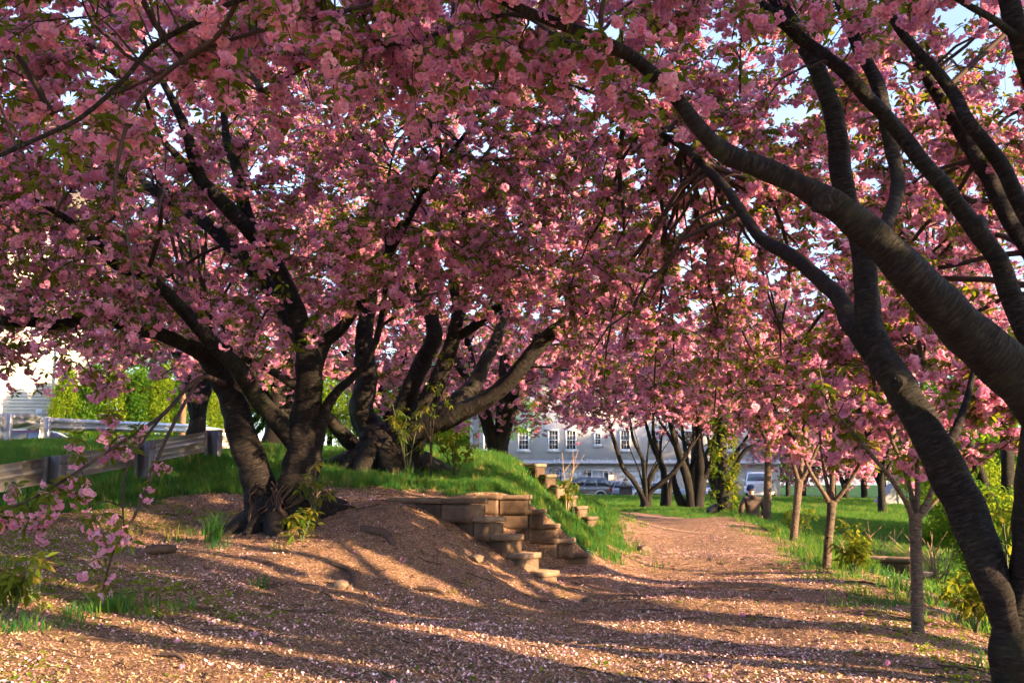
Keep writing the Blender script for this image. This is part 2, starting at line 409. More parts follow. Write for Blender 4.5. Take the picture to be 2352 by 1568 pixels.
# ------------------------------------------------------------------ loose cover of the ground
def scatter(n,xr,yr,dens,seed,power=1.0):
    """points in a box thinned by dens(x,y); more of them close to the camera"""
    r=np.random.default_rng(seed)
    y=yr[0]+(yr[1]-yr[0])*r.random(n)**power
    x=xr[0]+(xr[1]-xr[0])*r.random(n)
    k=r.random(n)<dens(x,y)
    return x[k],y[k],r
def inview(x,y,pad=.6): return (np.abs(x)<.53*y+pad)
def flat_bits(name,x,y,r,size,ratio,curl,mats,label,lift=.006,tilt=.5,rnd=None,thick=0):
    n=len(x); z=height(x,y)+lift
    a=r.random(n)*2*math.pi; s=size[0]+(size[1]-size[0])*r.random(n)**1.6
    base=np.array([[-1,-.45,0],[0,-.75,0],[1,-.35,0],[.85,.5,0],[0,.7,0],[-.9,.4,0]])*.5
    V=np.repeat(base[None],n,0); V[:,:,1]*=ratio
    V[:,[0,2,3,5],2]+=curl*(.3+r.random((n,1)))
    V=V*s[:,None,None]
    tx=(r.random(n)-.5)*2*tilt; ty=(r.random(n)-.5)*2*tilt
    V[:,:,2]+=V[:,:,0]*np.tan(tx)[:,None]+V[:,:,1]*np.tan(ty)[:,None]
    V[:,:,2]-=V[:,:,2].min(1)[:,None]*.9
    ca,sa=np.cos(a)[:,None],np.sin(a)[:,None]
    X=V[:,:,0]*ca-V[:,:,1]*sa+x[:,None]; Y=V[:,:,0]*sa+V[:,:,1]*ca+y[:,None]; Z=V[:,:,2]+z[:,None]
    i=np.arange(n)[:,None]*6
    F=np.concatenate([i+np.array([[0,1,4,5]]),i+np.array([[1,2,3,4]])])
    mi=np.tile(r.integers(0,len(mats),n),2)
    return add_obj(name,np_mesh(name,np.stack([X,Y,Z],-1).reshape(-1,3),[F],mats,midx=mi),None,kind='stuff',label=label)
def pet(name,c,tr=.35):
    m=bpy.data.materials.new(name); m.use_nodes=True; nt=m.node_tree; b=nt.nodes['Principled BSDF']
    b.inputs['Base Color'].default_value=(*c,1); b.inputs['Roughness'].default_value=.6; b.inputs['Specular IOR Level'].default_value=.2
    return m
PET=[pet('fallen_petal_a',(.80,.50,.52)),pet('fallen_petal_b',(.70,.36,.43)),pet('fallen_petal_c',(.86,.68,.66)),pet('fallen_petal_d',(.52,.33,.26))]
CHIP=[pet('chip_a',(.30,.185,.10)),pet('chip_b',(.44,.29,.165)),pet('chip_c',(.12,.072,.048)),pet('chip_d',(.54,.38,.235))]
def dpet(x,y): return inview(x,y)*np.clip(bare(x,y)*(.28+.7*vnoise(x,y,.5,8)+.45*vnoise(x,y,1.7,31)+.3*vnoise(x,y,.2,33))+.10*(y<17),0,1)
x,y,r=scatter(300000,(-9,9),(4.2,24),dpet,11,1.7)
flat_bits('fallen_petals',x,y,r,(.008,.022),1.0,.22,PET,'pink cherry petals scattered over the mulch',tilt=.6)
def dchip(x,y): return inview(x,y)*bare(x,y)*.9
x,y,r=scatter(300000,(-8,8),(4.2,19),dchip,12,1.8)
flat_bits('wood_chips',x,y,r,(.010,.034),.45,.14,CHIP,'brown wood chips covering the path and mound',tilt=.55,lift=.003)
# ------------------------------------------------------------------ instanced foliage
def protos(name,meshes):
    c=bpy.data.collections.new(name)
    for i,me in enumerate(meshes):
        o=bpy.data.objects.new('%s_%d'%(name,i),me); c.objects.link(o)
    return c
def scatter_nodes(name,coll):
    ng=bpy.data.node_groups.new(name,'GeometryNodeTree')
    ng.interface.new_socket('Geometry',in_out='INPUT',socket_type='NodeSocketGeometry')
    ng.interface.new_socket('Geometry',in_out='OUTPUT',socket_type='NodeSocketGeometry')
    N=ng.nodes; gi=N.new('NodeGroupInput'); go=N.new('NodeGroupOutput')
    ci=N.new('GeometryNodeCollectionInfo'); ci.inputs['Collection'].default_value=coll
    ci.inputs['Separate Children'].default_value=True; ci.inputs['Reset Children'].default_value=True
    iop=N.new('GeometryNodeInstanceOnPoints'); iop.inputs['Pick Instance'].default_value=True
    def na(nm,t):
        q=N.new('GeometryNodeInputNamedAttribute'); q.data_type=t; q.inputs['Name'].default_value=nm; return q.outputs['Attribute']
    L=ng.links
    L.new(gi.outputs[0],iop.inputs['Points']); L.new(ci.outputs[0],iop.inputs['Instance'])
    L.new(na('idx','INT'),iop.inputs['Instance Index']); L.new(na('rot','FLOAT_VECTOR'),iop.inputs['Rotation']); L.new(na('scl','FLOAT'),iop.inputs['Scale'])
    L.new(iop.outputs[0],go.inputs[0]); return ng
def instances(name,ng,nvar,pts,rot,scl,parent,r,**props):
    n=len(pts)
    me=bpy.data.meshes.new(name); me.vertices.add(n); me.vertices.foreach_set('co',np.asarray(pts,np.float32).ravel())
    for k,t,d in (('idx','INT',r.integers(0,nvar,n)),('rot','FLOAT_VECTOR',rot),('scl','FLOAT',scl)):
        a=me.attributes.new(k,t,'POINT'); a.data.foreach_set('vector' if t=='FLOAT_VECTOR' else 'value',np.ascontiguousarray(d,np.int32 if t=='INT' else np.float32).ravel())
    o=add_obj(name,me,parent,kind='stuff',**props)
    md=o.modifiers.new('scatter','NODES'); md.node_group=ng
    return o
def rotm(axis,a): return np.array(Matrix.Rotation(a,3,Vector(axis)))
def blossom_mesh(seed):
    """a hanging tuft of double blossoms"""
    q=random.Random(seed); V=[];F=[];T=[]
    nf=q.randint(5,7)
    for i in range(nf):
        a=2*math.pi*i/nf+q.uniform(-.3,.3); rr=q.uniform(.022,.045) if i else .008
        c=np.array([rr*math.cos(a),rr*math.sin(a),-q.uniform(.02,.065)])
        axis=c+np.array([0,0,-.01]); axis/=np.linalg.norm(axis)
        Q=np.array(Vector((0,0,1)).rotation_difference(Vector(axis)).to_matrix())
        R0=q.uniform(.021,.029)
        for w,(np_,el,len_) in enumerate(((6,.15,1.0),(5,.6,.9),(4,1.05,.7))):
            for k in range(np_):
                b=2*math.pi*(k+.5*w)/np_+q.uniform(-.25,.25); e=el+q.uniform(-.22,.22)
                L=R0*len_*q.uniform(.85,1.15); W=L*.5
                d=np.array([math.cos(b)*math.cos(e),math.sin(b)*math.cos(e),math.sin(e)])
                t=np.array([-math.sin(b),math.cos(b),0]); n=np.cross(d,t)
                rf=lambda:q.uniform(-.22,.22)*L
                ps=[d*.002,d*L*.55+t*W*.9+n*rf(),d*L+t*W*.55+n*rf(),d*L*.92+n*rf()*.8,d*L*1.0-t*W*.6+n*rf(),d*L*.5-t*W*.9+n*rf()]
                o=len(V); V+= [Q@p_+c for p_ in ps]; T+=[0,.5,1,.7,1,.5]
                F+=[(o,o+1,o+2),(o,o+2,o+3),(o,o+3,o+4),(o,o+4,o+5)]
    return np_mesh('blossom',np.array(V),[np.array(F)],[BLOSSOM],attrs={'tint':('FLOAT',np.array(T))})
def leaf_mesh(seed,mat_,n=(4,6),L=(.07,.11),droop=.5,spread=1.0,wr=.42,ball=0.0,steps=3):
    q=random.Random(seed); V=[];F=[]
    nl=q.randint(*n)
    for i in range(nl):
        a=2*math.pi*i/nl+q.uniform(-.5,.5); e=q.uniform(-.5,.35)
        if ball: e=q.uniform(-1.2,1.3)
        l=q.uniform(*L); w=l*wr*q.uniform(.8,1.1)
        d=np.array([math.cos(a)*math.cos(e),math.sin(a)*math.cos(e),math.sin(e)]); t=np.array([-math.sin(a),math.cos(a),0.])
        t=rotm(d,q.uniform(-.7,.7))@t
        nrm=np.cross(d,t); org=d*q.uniform(.008,.02)*spread+(np.array([q.uniform(-1,1) for _ in range(3)])*ball if ball else 0)
        o=len(V)
        prof=((0,0),(.3,.8),(.62,1.0),(1,0.0)) if steps==3 else ((0,0),(.5,1.),(1,0))
        for s,wd in prof:
            c=org+d*l*s+np.array([0,0,-droop*l*s*s])
            if wd==0: V.append(c)
            else: V+= [c+t*w*.5*wd+nrm*w*.12*wd,c,c-t*w*.5*wd+nrm*w*.12*wd]
        if steps==3:
            F+=[(o,o+1,o+2,o+2),(o,o+2,o+3,o+3),(o+1,o+4,o+5,o+2),(o+2,o+5,o+6,o+3),(o+4,o+7,o+5,o+5),(o+5,o+7,o+6,o+6)]
        else:
            F+=[(o,o+1,o+2,o+2),(o,o+2,o+3,o+3),(o+1,o+4,o+2,o+2),(o+2,o+4,o+3,o+3)]
    tri=np.array([f[:3] for f in F if f[2]==f[3]]); qd=[f for f in F if f[2]!=f[3]]
    return np_mesh('leaf',np.array(V),[tri]+([np.array(qd)] if qd else []),[mat_])
def tuft_mesh(seed,mat_,n=16,h=(.12,.28),w=.009,spread=.07,bend=.5):
    q=random.Random(seed); V=[];F4=[];F3=[]
    for i in range(n):
        a=q.uniform(0,2*math.pi); r0=spread*math.sqrt(q.random()); b=q.uniform(0,2*math.pi)
        x,y=r0*math.cos(a),r0*math.sin(a); H=q.uniform(*h); be=q.uniform(.1,1)*bend*H
        ux,uy=math.cos(b),math.sin(b); o=len(V)
        for s in (0,.55):
            cx=x+ux*be*s*s; cy=y+uy*be*s*s; ww=w*.5*(1-.3*s)
            V+=[(cx-uy*ww,cy+ux*ww,H*s-.01),(cx+uy*ww,cy-ux*ww,H*s-.01)]
        V.append((x+ux*be,y+uy*be,H*(1-.25*bend)))
        F4.append((o,o+1,o+3,o+2)); F3.append((o+2,o+3,o+4))
    return np_mesh('tuft',np.array(V),[np.array(F4),np.array(F3)],[mat_])
NG_BL=scatter_nodes('blossom_scatter',protos('blossom_tuft',[blossom_mesh(i) for i in range(7)]))
NG_LF=scatter_nodes('leaf_scatter',protos('leaf_sprig',[leaf_mesh(20+i,LEAF) for i in range(6)]))
NG_GL=scatter_nodes('green_leaf_scatter',protos('green_sprig',[leaf_mesh(40+i,GREENLEAF,(12,16),(.06,.1),.3,1,.45,.10,2) for i in range(4)]))
NG_LM=scatter_nodes('lime_leaf_scatter',protos('lime_sprig',[leaf_mesh(60+i,LIMELEAF,(10,14),(.05,.09),.4,1,.5,.09,2) for i in range(4)]))
NG_GR=scatter_nodes('grass_scatter',protos('grass_tuft',[tuft_mesh(80+i,GRASS) for i in range(6)]))
NG_SG=scatter_nodes('short_grass_scatter',protos('short_tuft',[tuft_mesh(90+i,GRASS,14,(.04,.11),.008,.09,.7) for i in range(5)]))
NG_WD=scatter_nodes('weed_scatter',protos('weed_sprig',[leaf_mesh(100+i,LIMELEAF,(5,8),(.02,.05),-.2,1,.5,0,2) for i in range(4)]))

# ------------------------------------------------------------------ trees
def limb_mesh(name,rows,n,mat_,base,lump=.10,step=.07,seed=0,parent=None,**kw):
    q=catmull(rows,step)
    V,F,A=tube_np(q[:,:3]-base,q[:,3],n,lump,seed)
    # close the tip
    m=len(q); V=np.vstack([V,q[-1,:3]-base+(q[-1,:3]-q[-2,:3])*.4]); A=np.vstack([A,A[-1]])
    k=np.arange(n); tip=np.stack([(m-1)*n+k,(m-1)*n+(k+1)%n,np.full(n,m*n)],-1)
    add_obj(name,np_mesh(name,V,[F,tip],[mat_],True,{'bark':('FLOAT_VECTOR',A+np.array([seed*1.7,0,seed*3.1]))}),parent,**kw)
    return q
def px_rows(pts):
    """rows (x2352,y2352,distance,width px) -> x,y,z,r"""
    return np.array([np.r_[P(x,y,d),w*.5*pxsize(d)] for x,y,d,w in pts])
def bundle(pts,rad,n):
    """many short tubes at once: pts (T,K,3), rad (T,K)"""
    T_,K_,_=pts.shape
    Tn=np.gradient(pts,axis=1); Tn/=np.linalg.norm(Tn,axis=2)[...,None]+1e-9
    ref=np.where(np.abs(Tn[:,:1,2:])<.85,np.array([0.,0,1]),np.array([1.,0,0]))
    N=np.cross(Tn,np.broadcast_to(ref,Tn.shape)); N/=np.linalg.norm(N,axis=2)[...,None]+1e-9
    B=np.cross(Tn,N); th=np.arange(n)*2*math.pi/n
    V=pts[:,:,None]+rad[:,:,None,None]*(np.cos(th)[None,None,:,None]*N[:,:,None]+np.sin(th)[None,None,:,None]*B[:,:,None])
    o=(np.arange(T_)*K_*n)[:,None,None]; i=(np.arange(K_-1)*n)[None,:,None]; k=np.arange(n)[None,None]; k2=(k+1)%n
    F=np.stack(np.broadcast_arrays(o+i+k,o+i+k2,o+i+n+k2,o+i+n+k),-1).reshape(-1,4)
    return V.reshape(-1,3),F
def grow(starts,targets,r,K_,lift,droop,wob):
    """arching shoots from starts to targets"""
    d=targets-starts; L=np.linalg.norm(d,axis=1)
    s=np.linspace(0,1,K_)[None,:,None]
    p=starts[:,None]+d[:,None]*s
    p[:,:,2]+=(L[:,None]*(lift*np.sin(math.pi*s[...,0])-droop*s[...,0]**3))
    off=r.normal(size=(len(d),1,3))*wob*L[:,None,None]
    p+=off*np.sin(math.pi*s)+r.normal(size=p.shape)*.012*L[:,None,None]*(s>0)
    return p,L
def nearest(t,src,cost=None):
    out=np.empty(len(t),int)
    for i in range(0,len(t),500):
        d=((t[i:i+500,None]-src[None])**2).sum(-1)
        up=np.clip(src[None,:,2]-t[i:i+500,None,2],0,None); d=d+.6*up*up
        out[i:i+500]=d.argmin(1)
    return out
def crown(root,skel,blobs,nb,ntw,keep,seed,cs=1.0,leafy=.75,tw_len=1.3,per=(6,10),twig_r=1.0,lf_ng=None,blossoms=True,keep_twig=None):
    """branches, twigs, blossoms and leaves of one tree. blobs: (centre, radii, weight)"""
    r=np.random.default_rng(seed); base=np.array(root.location)
    w=np.array([b[2] for b in blobs],float); w/=w.sum()
    def sample(n):
        k=r.choice(len(blobs),n,p=w); u=r.normal(size=(n,3)); u/=np.linalg.norm(u,axis=1)[:,None]
        rad=r.random(n)**.42
        c=np.array([b[0] for b in blobs])[k]; q=np.array([b[1] for b in blobs])[k]
        return c+u*q*rad[:,None]
    t=sample(nb); i=nearest(t,skel)
    bp,bL=grow(skel[i],t,r,9,.10,.10,.07)
    br=(.008+.0075*np.clip(bL,0,4))[:,None]*np.linspace(1,.28,9)[None]*twig_r
    t2=sample(ntw); src=bp[:,2:].reshape(-1,3); src=np.vstack([src,skel])
    i=nearest(t2,src); d=t2-src[i]; L=np.linalg.norm(d,axis=1); f=np.minimum(1,tw_len/np.maximum(L,.01))
    t2=src[i]+d*f[:,None]
    tp,tL=grow(src[i],t2,r,6,.14,.30,.10)
    tr=(.0042+.003*np.clip(tL,0,1.5))[:,None]*np.linspace(1,.35,6)[None]*twig_r
    if keep_twig is None: keep_twig=keep
    if keep is not None:
        kb=keep_twig(bp[:,-1],r)&keep_twig(bp[:,5],r); kt=keep_twig(tp[:,-1],r)&keep_twig(tp[:,3],r)
        bp,br,tp,tr,tL=bp[kb],br[kb],tp[kt],tr[kt],tL[kt]
    if len(bp):
        V,F=bundle(bp-base,br,6); add_obj('branches',np_mesh('branches',V,[F],[TWIG],True),root,kind='stuff')
    V,F=bundle(tp-base,tr,3); add_obj('twigs',np_mesh('twigs',V,[F],[TWIG],True),root,kind='stuff')
    # tufts along the twigs
    n=r.integers(per[0],per[1]+1,len(tp)); ti=np.repeat(np.arange(len(tp)),n)
    s=.12+.88*r.random(len(ti))**.8; x=s*5; a=np.clip(x.astype(int),0,4); fr=(x-a)[:,None]
    pos=tp[ti,a]*(1-fr)+tp[ti,a+1]*fr
    lp=pos+r.normal(size=pos.shape)*.02; 
    pos=pos+r.normal(size=pos.shape)*.035*cs; pos[:,2]-=.02*cs
    if blossoms:
        q=pos
        if keep is not None: q=pos[keep(pos,r)]
        m=len(q)
        rot=np.c_[r.normal(size=m)*.45,r.normal(size=m)*.45,r.random(m)*6.283]
        instances('blossoms',NG_BL,7,q-base,rot,cs*(.75+.6*r.random(m)),root,r)
    q=lp[r.random(len(lp))<leafy]
    if keep is not None: q=q[keep(q,r)]
    m=len(q); rot=np.c_[r.normal(size=m)*.5,r.normal(size=m)*.5,r.random(m)*6.283]
    instances('leaves',lf_ng or NG_LF,6 if lf_ng is None else 4,q-base,rot,cs*(.7+.6*r.random(m)),root,r)
    return len(pos)

# lower outline of the canopy as the crowns really hang (x, y in 2352 px)
LOW=np.array([(-400,900),(0,905),(150,900),(300,905),(440,945),(520,905),(600,915),(740,880),(800,900),(900,955),(1100,1020),(1250,1045),(1300,1005),(1400,965),(1500,950),(1640,985),(1720,1030),(1800,1045),(1850,1100),(1900,1060),(1960,1140),(2050,1165),(2150,1130),(2230,1060),(2300,1010),(2700,1000)],float)
def low_keep(shift=0,extra=None,soft=28,mind=3.0):
    def f(p,r):
        x,y,d=proj(p)
        lim=np.interp(x,LOW[:,0],LOW[:,1])+shift+r.normal(size=len(x))*soft
        k=(y<lim)|(d<.6)
        k&=np.linalg.norm(p-CAM,axis=1)>mind
        if extra is not None: k&=extra(x,y,d,r,p)
        return k
    return f
def in_poly(x,y,poly):
    c=np.zeros(len(x),bool); j=len(poly)-1
    for i in range(len(poly)):
        xi,yi=poly[i]; xj,yj=poly[j]
        c^=((yi>y)!=(yj>y))&(x<(xj-xi)*(y-yi)/((yj-yi) or 1e-9)+xi); j=i
    return c

def skeleton(limbs,zmin,rmax=.2):
    q=np.vstack(limbs); return q[(q[:,2]>zmin)&(q[:,3]<rmax)][:,:3]
def root_flare(root,base,rad,seed,n=7,mat_=None,h=.35):
    """surface roots running out of the trunk foot"""
    q=random.Random(seed)
    for i in range(n):
        a=2*math.pi*i/n+q.uniform(-.3,.3); L=q.uniform(1.5,2.6)*rad
        rows=[]
        for s in (0,.3,.6,.85,1.0):
            x=base[0]+math.cos(a+.2*s)*(rad*.45+L*s*.75); y=base[1]+math.sin(a+.2*s)*(rad*.45+L*s*.75)
            z=h1(x,y)+h*(1-s)**2.2-.02-.03*s
            rows.append((x,y,z,rad*(.36*(1-s)**.8+.05)))
        limb_mesh('root',rows,8,mat_ or BARK,base,.15,.08,i+seed,root)
CHERRY='blossoming cherry trees along the path'
# ---- first tree, left of the path
b1=np.array([*P(655,1205,11)[:2],0]); b1[2]=h1(b1[0],b1[1])
t1=thing('cherry_tree','two-stemmed blossoming cherry with shaggy root mat in front of the low guardrail','tree',b1,group=CHERRY)
d=11.0
def L1(rows,name='limb',n=14,seed=0,root=None,base=None,m_=None,**kw):
    q=px_rows(rows); q[:,3]*=kw.pop('slim',.86)
    return limb_mesh(name,q,n,m_ or BARK,base if base is not None else b1,kw.pop('lump',.10),kw.pop('step',.06),seed,root or t1)
limbs=[]
limbs.append(L1([(672,1245,d,190),(668,1200,d,165),(668,1160,d,128),(682,1110,d,106),(694,1050,d,96),(698,1000,d,86),(706,930,d,72),(712,850,10.9,66),(700,780,10.9,58),(665,680,10.9,52),(609,571,10.8,48),(547,500,10.7,45),(490,440,10.6,36),(457,404,10.6,33),(430,309,10.5,27),(395,228,10.4,20),(350,140,10.3,13),(320,60,10.2,8)],'trunk',20,1,lump=.14))
limbs.append(L1([(600,1230,d,110),(605,1185,d,96),(598,1120,d,84),(575,1050,d,77),(553,990,d,74),(536,930,d,70),(515,880,d,62),(470,815,10.8,50),(376,768,10.6,40),(308,754,10.4,37),(246,727,10.2,33),(205,713,10.1,31),(178,733,10,30),(137,745,10,29),(85,740,9.9,27),(0,735,9.8,24),(-120,700,9.7,18),(-260,640,9.6,10)],'stem',18,2,lump=.12))
limbs.append(L1([(690,1030,d,60),(632,959,10.9,50),(588,908,10.8,46),(547,843,10.6,42),(496,798,10.5,40),(455,750,10.4,37),(400,690,10.3,34),(352,647,10.2,30),(267,609,10.1,28),(228,562,10,24),(150,500,9.9,18),(60,450,9.8,13),(-60,400,9.7,8)],'limb',14,3))
limbs.append(L1([(712,870,d,50),(745,788,11,36),(786,750,11,30),(850,660,11,24),(910,555,10.9,20),(980,430,10.8,15),(1041,343,10.7,12),(1120,250,10.6,10),(1203,162,10.5,7)],'limb',12,4))
limbs.append(L1([(722,1040,d,40),(745,950,d,32),(772,901,d,26),(815,860,11,22),(860,790,11,19),(880,700,11.1,16),(890,590,11.1,13),(885,470,11.2,9),(900,360,11.2,6)],'limb',10,5))
limbs.append(L1([(585,540,10.8,40),(560,470,10.9,36),(547,395,11,32),(523,333,11.1,24),(512,250,11.2,18),(490,150,11.2,12),(480,60,11.2,7)],'limb',12,6))
limbs.append(L1([(695,790,11,44),(640,690,11.4,42),(562,595,11.8,40),(476,514,12.1,37),(414,476,12.3,34),(343,428,12.5,30),(250,380,12.8,22),(150,300,13,15),(60,240,13.2,9)],'limb',12,7))
limbs.append(L1([(457,404,10.6,24),(400,350,10.4,20),(360,300,10.2,15),(330,210,10,9)],'limb',10,8))
# sprays that hang to the ground on the left
sp=[]
sp.append(L1([(515,880,10.9,16),(458,867,9.6,12),(376,949,8.6,11),(307,997,8.1,10),(239,1041,7.8,9),(150,1100,7.6,8),(60,1150,7.4,7),(-40,1190,7.3,5)],'hanging_branch',7,9,m_=TWIG,lump=.02))
sp.append(L1([(458,867,9.6,9),(405,960,8.6,10),(359,1058,8.0,9),(328,1140,7.7,9),(300,1200,7.5,8),(270,1245,7.4,7),(250,1300,7.3,6),(238,1347,7.25,4)],'hanging_branch',7,10,m_=TWIG,lump=.02))
sp.append(L1([(376,949,8.6,8),(330,1010,8.2,8),(290,1080,8,7),(282,1150,7.9,6),(285,1215,7.8,3)],'hanging_branch',6,11,m_=TWIG,lump=.02))
root_flare(t1,b1,.42,3,11,h=.24)
r=np.random.default_rng(9); n=150; a=r.random(n)*6.283; s_=np.linspace(0,1,7)[None]
rad0=(.42+.08*r.random(n))[:,None]-.10*s_+.03*np.sin(s_*9+a[:,None]*5); a2=a[:,None]+.25*np.sin(s_*4+a[:,None]*7)
hz=(.12+.34*r.random(n))[:,None]*s_
pts=np.stack([b1[0]+.06+np.cos(a2)*rad0*1.05,b1[1]+np.sin(a2)*rad0,b1[2]+.0+hz],-1)
V,F=bundle(pts-b1,(.006+.012*r.random(n))[:,None]*np.linspace(1.3,.5,7)[None],4)
ROOTM=plain('shaggy_roots',(.075,.045,.030),.9,var=.4,scale=9)
add_obj('root_strands',np_mesh('root_strands',V,[F],[ROOTM],True),t1,kind='stuff')
def t1x(x,y,d_,r,p):
    k=~((x>745)&(x<1290)&(y>715))                       # second tree shows here
    k&=~((x>500)&(x<740)&(y>870))
    lm=(x>330)&(x<720)&(y>170)&(y<900)&(d_<10.5)
    k&=~(lm&(r.random(len(x))<.6))
    return k
sk1=skeleton(limbs,2.1,.14)
crown(t1,sk1,[((-3.4,10.6,4.9),(4.6,3.6,3.0),6),((-5.2,9.2,3.5),(2.6,2.6,1.7),2.2),((-1.4,10.9,4.6),(2.6,2.2,2.2),2),((-4.6,8.0,5.0),(2.6,2.4,1.6),1.6),((-6.6,10.6,4.6),(2.4,2.6,2.2),1.6),((-2.7,9.7,3.1),(1.7,.6,.95),.9)],150,2500,low_keep(0,t1x),101,.84,.68)
q=np.vstack(sp); 
crown(t1,q[q[:,1]<8.7][:,:3],[(P(290,1060,7.9),(.5,.35,.5),3),(P(110,1150,7.5),(.6,.3,.22),2.2),(P(255,1260,7.3),(.2,.2,.4),1.0)],6,38,None,102,.85,1.0,.38,(2,4))

# ---- second tree on the mound
b2=np.array([*P(885,1085,16)[:2],0]); b2[2]=h1(b2[0],b2[1])
t2=thing('cherry_tree','dark vase-shaped cherry with five thick stems on the mound above the block walls','tree',b2,group=CHERRY)
def L2(rows,name='limb',n=14,seed=0,**kw): return L1(rows,name,n,seed,t2,b2,step=.09,slim=.84,lump=kw.pop('lump',.14),**kw)
limbs=[]
limbs.append(L2([(884,1110,16,170),(884,1080,16,140),(880,1045,16,132),(872,1015,16.1,100),(850,985,16.3,78),(830,944,16.3,70),(843,865,16.3,64),(836,777,16.4,48),(848,690,16.5,36),(862,600,16.5,30),(865,480,16.6,24),(872,330,16.6,16),(880,200,16.6,9)],'trunk',18,11,lump=.16))
limbs.append(L2([(862,1050,16,70),(821,1030,16,46),(777,984,15.8,40),(745,950,15.6,34),(700,905,15.4,28),(640,860,15.2,22),(560,820,15,16),(470,760,14.8,10)],'limb',12,12))
limbs.append(L2([(888,1035,16,80),(905,985,16,60),(935,909,16,52),(970,834,16,48),(997,777,16,43),(990,730,16.1,36),(965,650,16.2,30),(945,560,16.3,24),(940,430,16.4,17),(950,300,16.4,10)],'stem',14,13))
limbs.append(L2([(905,1030,16,80),(940,985,15.9,56),(988,909,15.8,50),(1019,843,15.7,45),(1045,755,15.6,38),(1050,700,15.6,33),(1040,620,15.6,26),(1060,520,15.5,20),(1090,420,15.4,14),(1130,330,15.3,8)],'stem',14,14))
limbs.append(L2([(1040,770,15.7,30),(1067,764,15.6,27),(1128,715,15.4,24),(1180,680,15.2,20),(1240,630,15,15),(1330,560,14.6,9)],'limb',10,15))
limbs.append(L2([(908,1050,15.9,100),(970,987,15.7,68),(1040,953,15.5,56),(1128,909,15.3,50),(1194,847,15.1,45),(1252,777,15,38),(1322,724,14.8,26),(1400,680,14.6,20),(1500,610,14.3,14),(1600,560,14,8)],'stem',14,16))
limbs.append(L2([(930,1010,16.3,56),(1023,939,16.6,46),(1084,887,16.9,45),(1119,821,17.1,39),(1146,764,17.3,32),(1165,690,17.5,26),(1190,600,17.7,20),(1230,490,17.9,12)],'stem',12,17))
root_flare(t2,b2,.62,5,9,h=.35)
sk2=skeleton(limbs,2.6,.2)
def t2x(x,y,d_,r,p):
    return ~((x>780)&(x<1250)&(y>735)&(d_<17.4))&~((x<780)&(y>800))&~((x>1250)&(x<1330)&(y>900))
crown(t2,sk2,[((-1.6,16.3,6.0),(5.4,4.2,3.2),6),((1.2,14.8,4.5),(2.6,2.2,2.0),2),((-4.6,15.4,5.4),(3,2.6,2.6),2)],140,1850,low_keep(-20,t2x),103,.92,.6)

# ---- leaning tree at the right edge
b3=np.array([2.93,5.8,0]); b3[2]=h1(2.93,5.8)
t3=thing('cherry_tree','dark leaning cherry whose thick limbs arch over the path from its right edge','tree',b3,group=CHERRY)
def L3(rows,name='limb',n=16,seed=0,**kw): return L1(rows,name,n,seed,t3,b3,step=kw.pop('step',.05),slim=kw.pop('slim',.9),lump=kw.pop('lump',.13),**kw)
limbs=[]
limbs.append(L3([(2372,1680,5.8,215),(2366,1610,5.8,185),(2358,1540,5.8,168),(2350,1470,5.8,160),(2348,1410,5.8,120),(2362,1330,5.75,96),(2372,1200,5.65,90),(2385,1080,5.5,100),(2410,990,5.35,120)],'trunk',22,21,lump=.12))
A=L3([(2345,1480,5.8,120),(2318,1410,5.8,112),(2272,1300,5.8,100),(2212,1150,5.9,104),(2150,1030,5.9,94),(2090,930,6,90),(2020,810,6.1,84),(1992,740,6.15,78),(1990,640,6.2,72),(1975,540,6.25,68),(1940,440,6.3,66),(1923,307,6.3,62),(1898,215,6.3,54),(1862,128,6.3,50),(1800,26,6.3,44),(1720,-90,6.3,34),(1600,-220,6.2,20)],'stem',20,22,lump=.14,slim=.80); limbs.append(A)
limbs.append(L3([(2015,840,6.13,40),(1975,775,6.2,46),(1948,735,6.35,46),(1925,680,6.6,42),(1877,635,6.9,38),(1821,589,7.2,36),(1749,548,7.6,33),(1708,492,7.9,29),(1662,425,8.2,25),(1616,379,8.5,23),(1570,338,8.8,20),(1493,292,9.1,15),(1400,230,9.4,10),(1300,190,9.6,6)],'limb',12,23))
BIG=L3([(2470,1030,5.35,150),(2410,950,5.3,146),(2352,885,5.2,138),(2230,770,5.1,128),(2120,660,5.0,112),(2030,560,5.0,102),(1940,488,5.0,95),(1850,432,5,72),(1760,388,5,66),(1665,352,5,60),(1610,300,4.9,50),(1540,210,4.9,42),(1450,130,4.9,38),(1340,75,4.8,33),(1220,30,4.75,29),(1130,-10,4.7,27),(1000,-60,4.6,24),(850,-75,4.6,22),(700,-50,4.6,21),(547,0,4.55,19),(476,38,4.5,19),(352,105,4.5,17),(286,181,4.5,15),(190,267,4.5,14),(95,314,4.5,13),(0,357,4.5,12),(-120,420,4.5,8)],'limb',20,24,lump=.13,slim=.82); limbs.append(BIG)
limbs.append(L3([(2470,960,5.5,70),(2400,830,5.5,62),(2334,707,5.5,56),(2293,600,5.5,52),(2236,523,5.5,50),(2175,436,5.5,47),(2108,359,5.55,45),(2052,287,5.6,42),(1985,215,5.6,39),(1929,154,5.6,36),(1852,97,5.7,32),(1780,36,5.7,29),(1724,-5,5.7,27),(1600,-90,5.7,20),(1480,-160,5.7,12)],'limb',16,25))
limbs.append(L3([(2500,820,5.9,60),(2420,600,5.9,54),(2352,482,5.9,46),(2293,365,5.9,42),(2226,282,5.9,37),(2190,215,6,33),(2140,150,6,27),(2072,77,6,23),(2031,0,6,20),(1990,-90,6,14)],'limb',14,26))
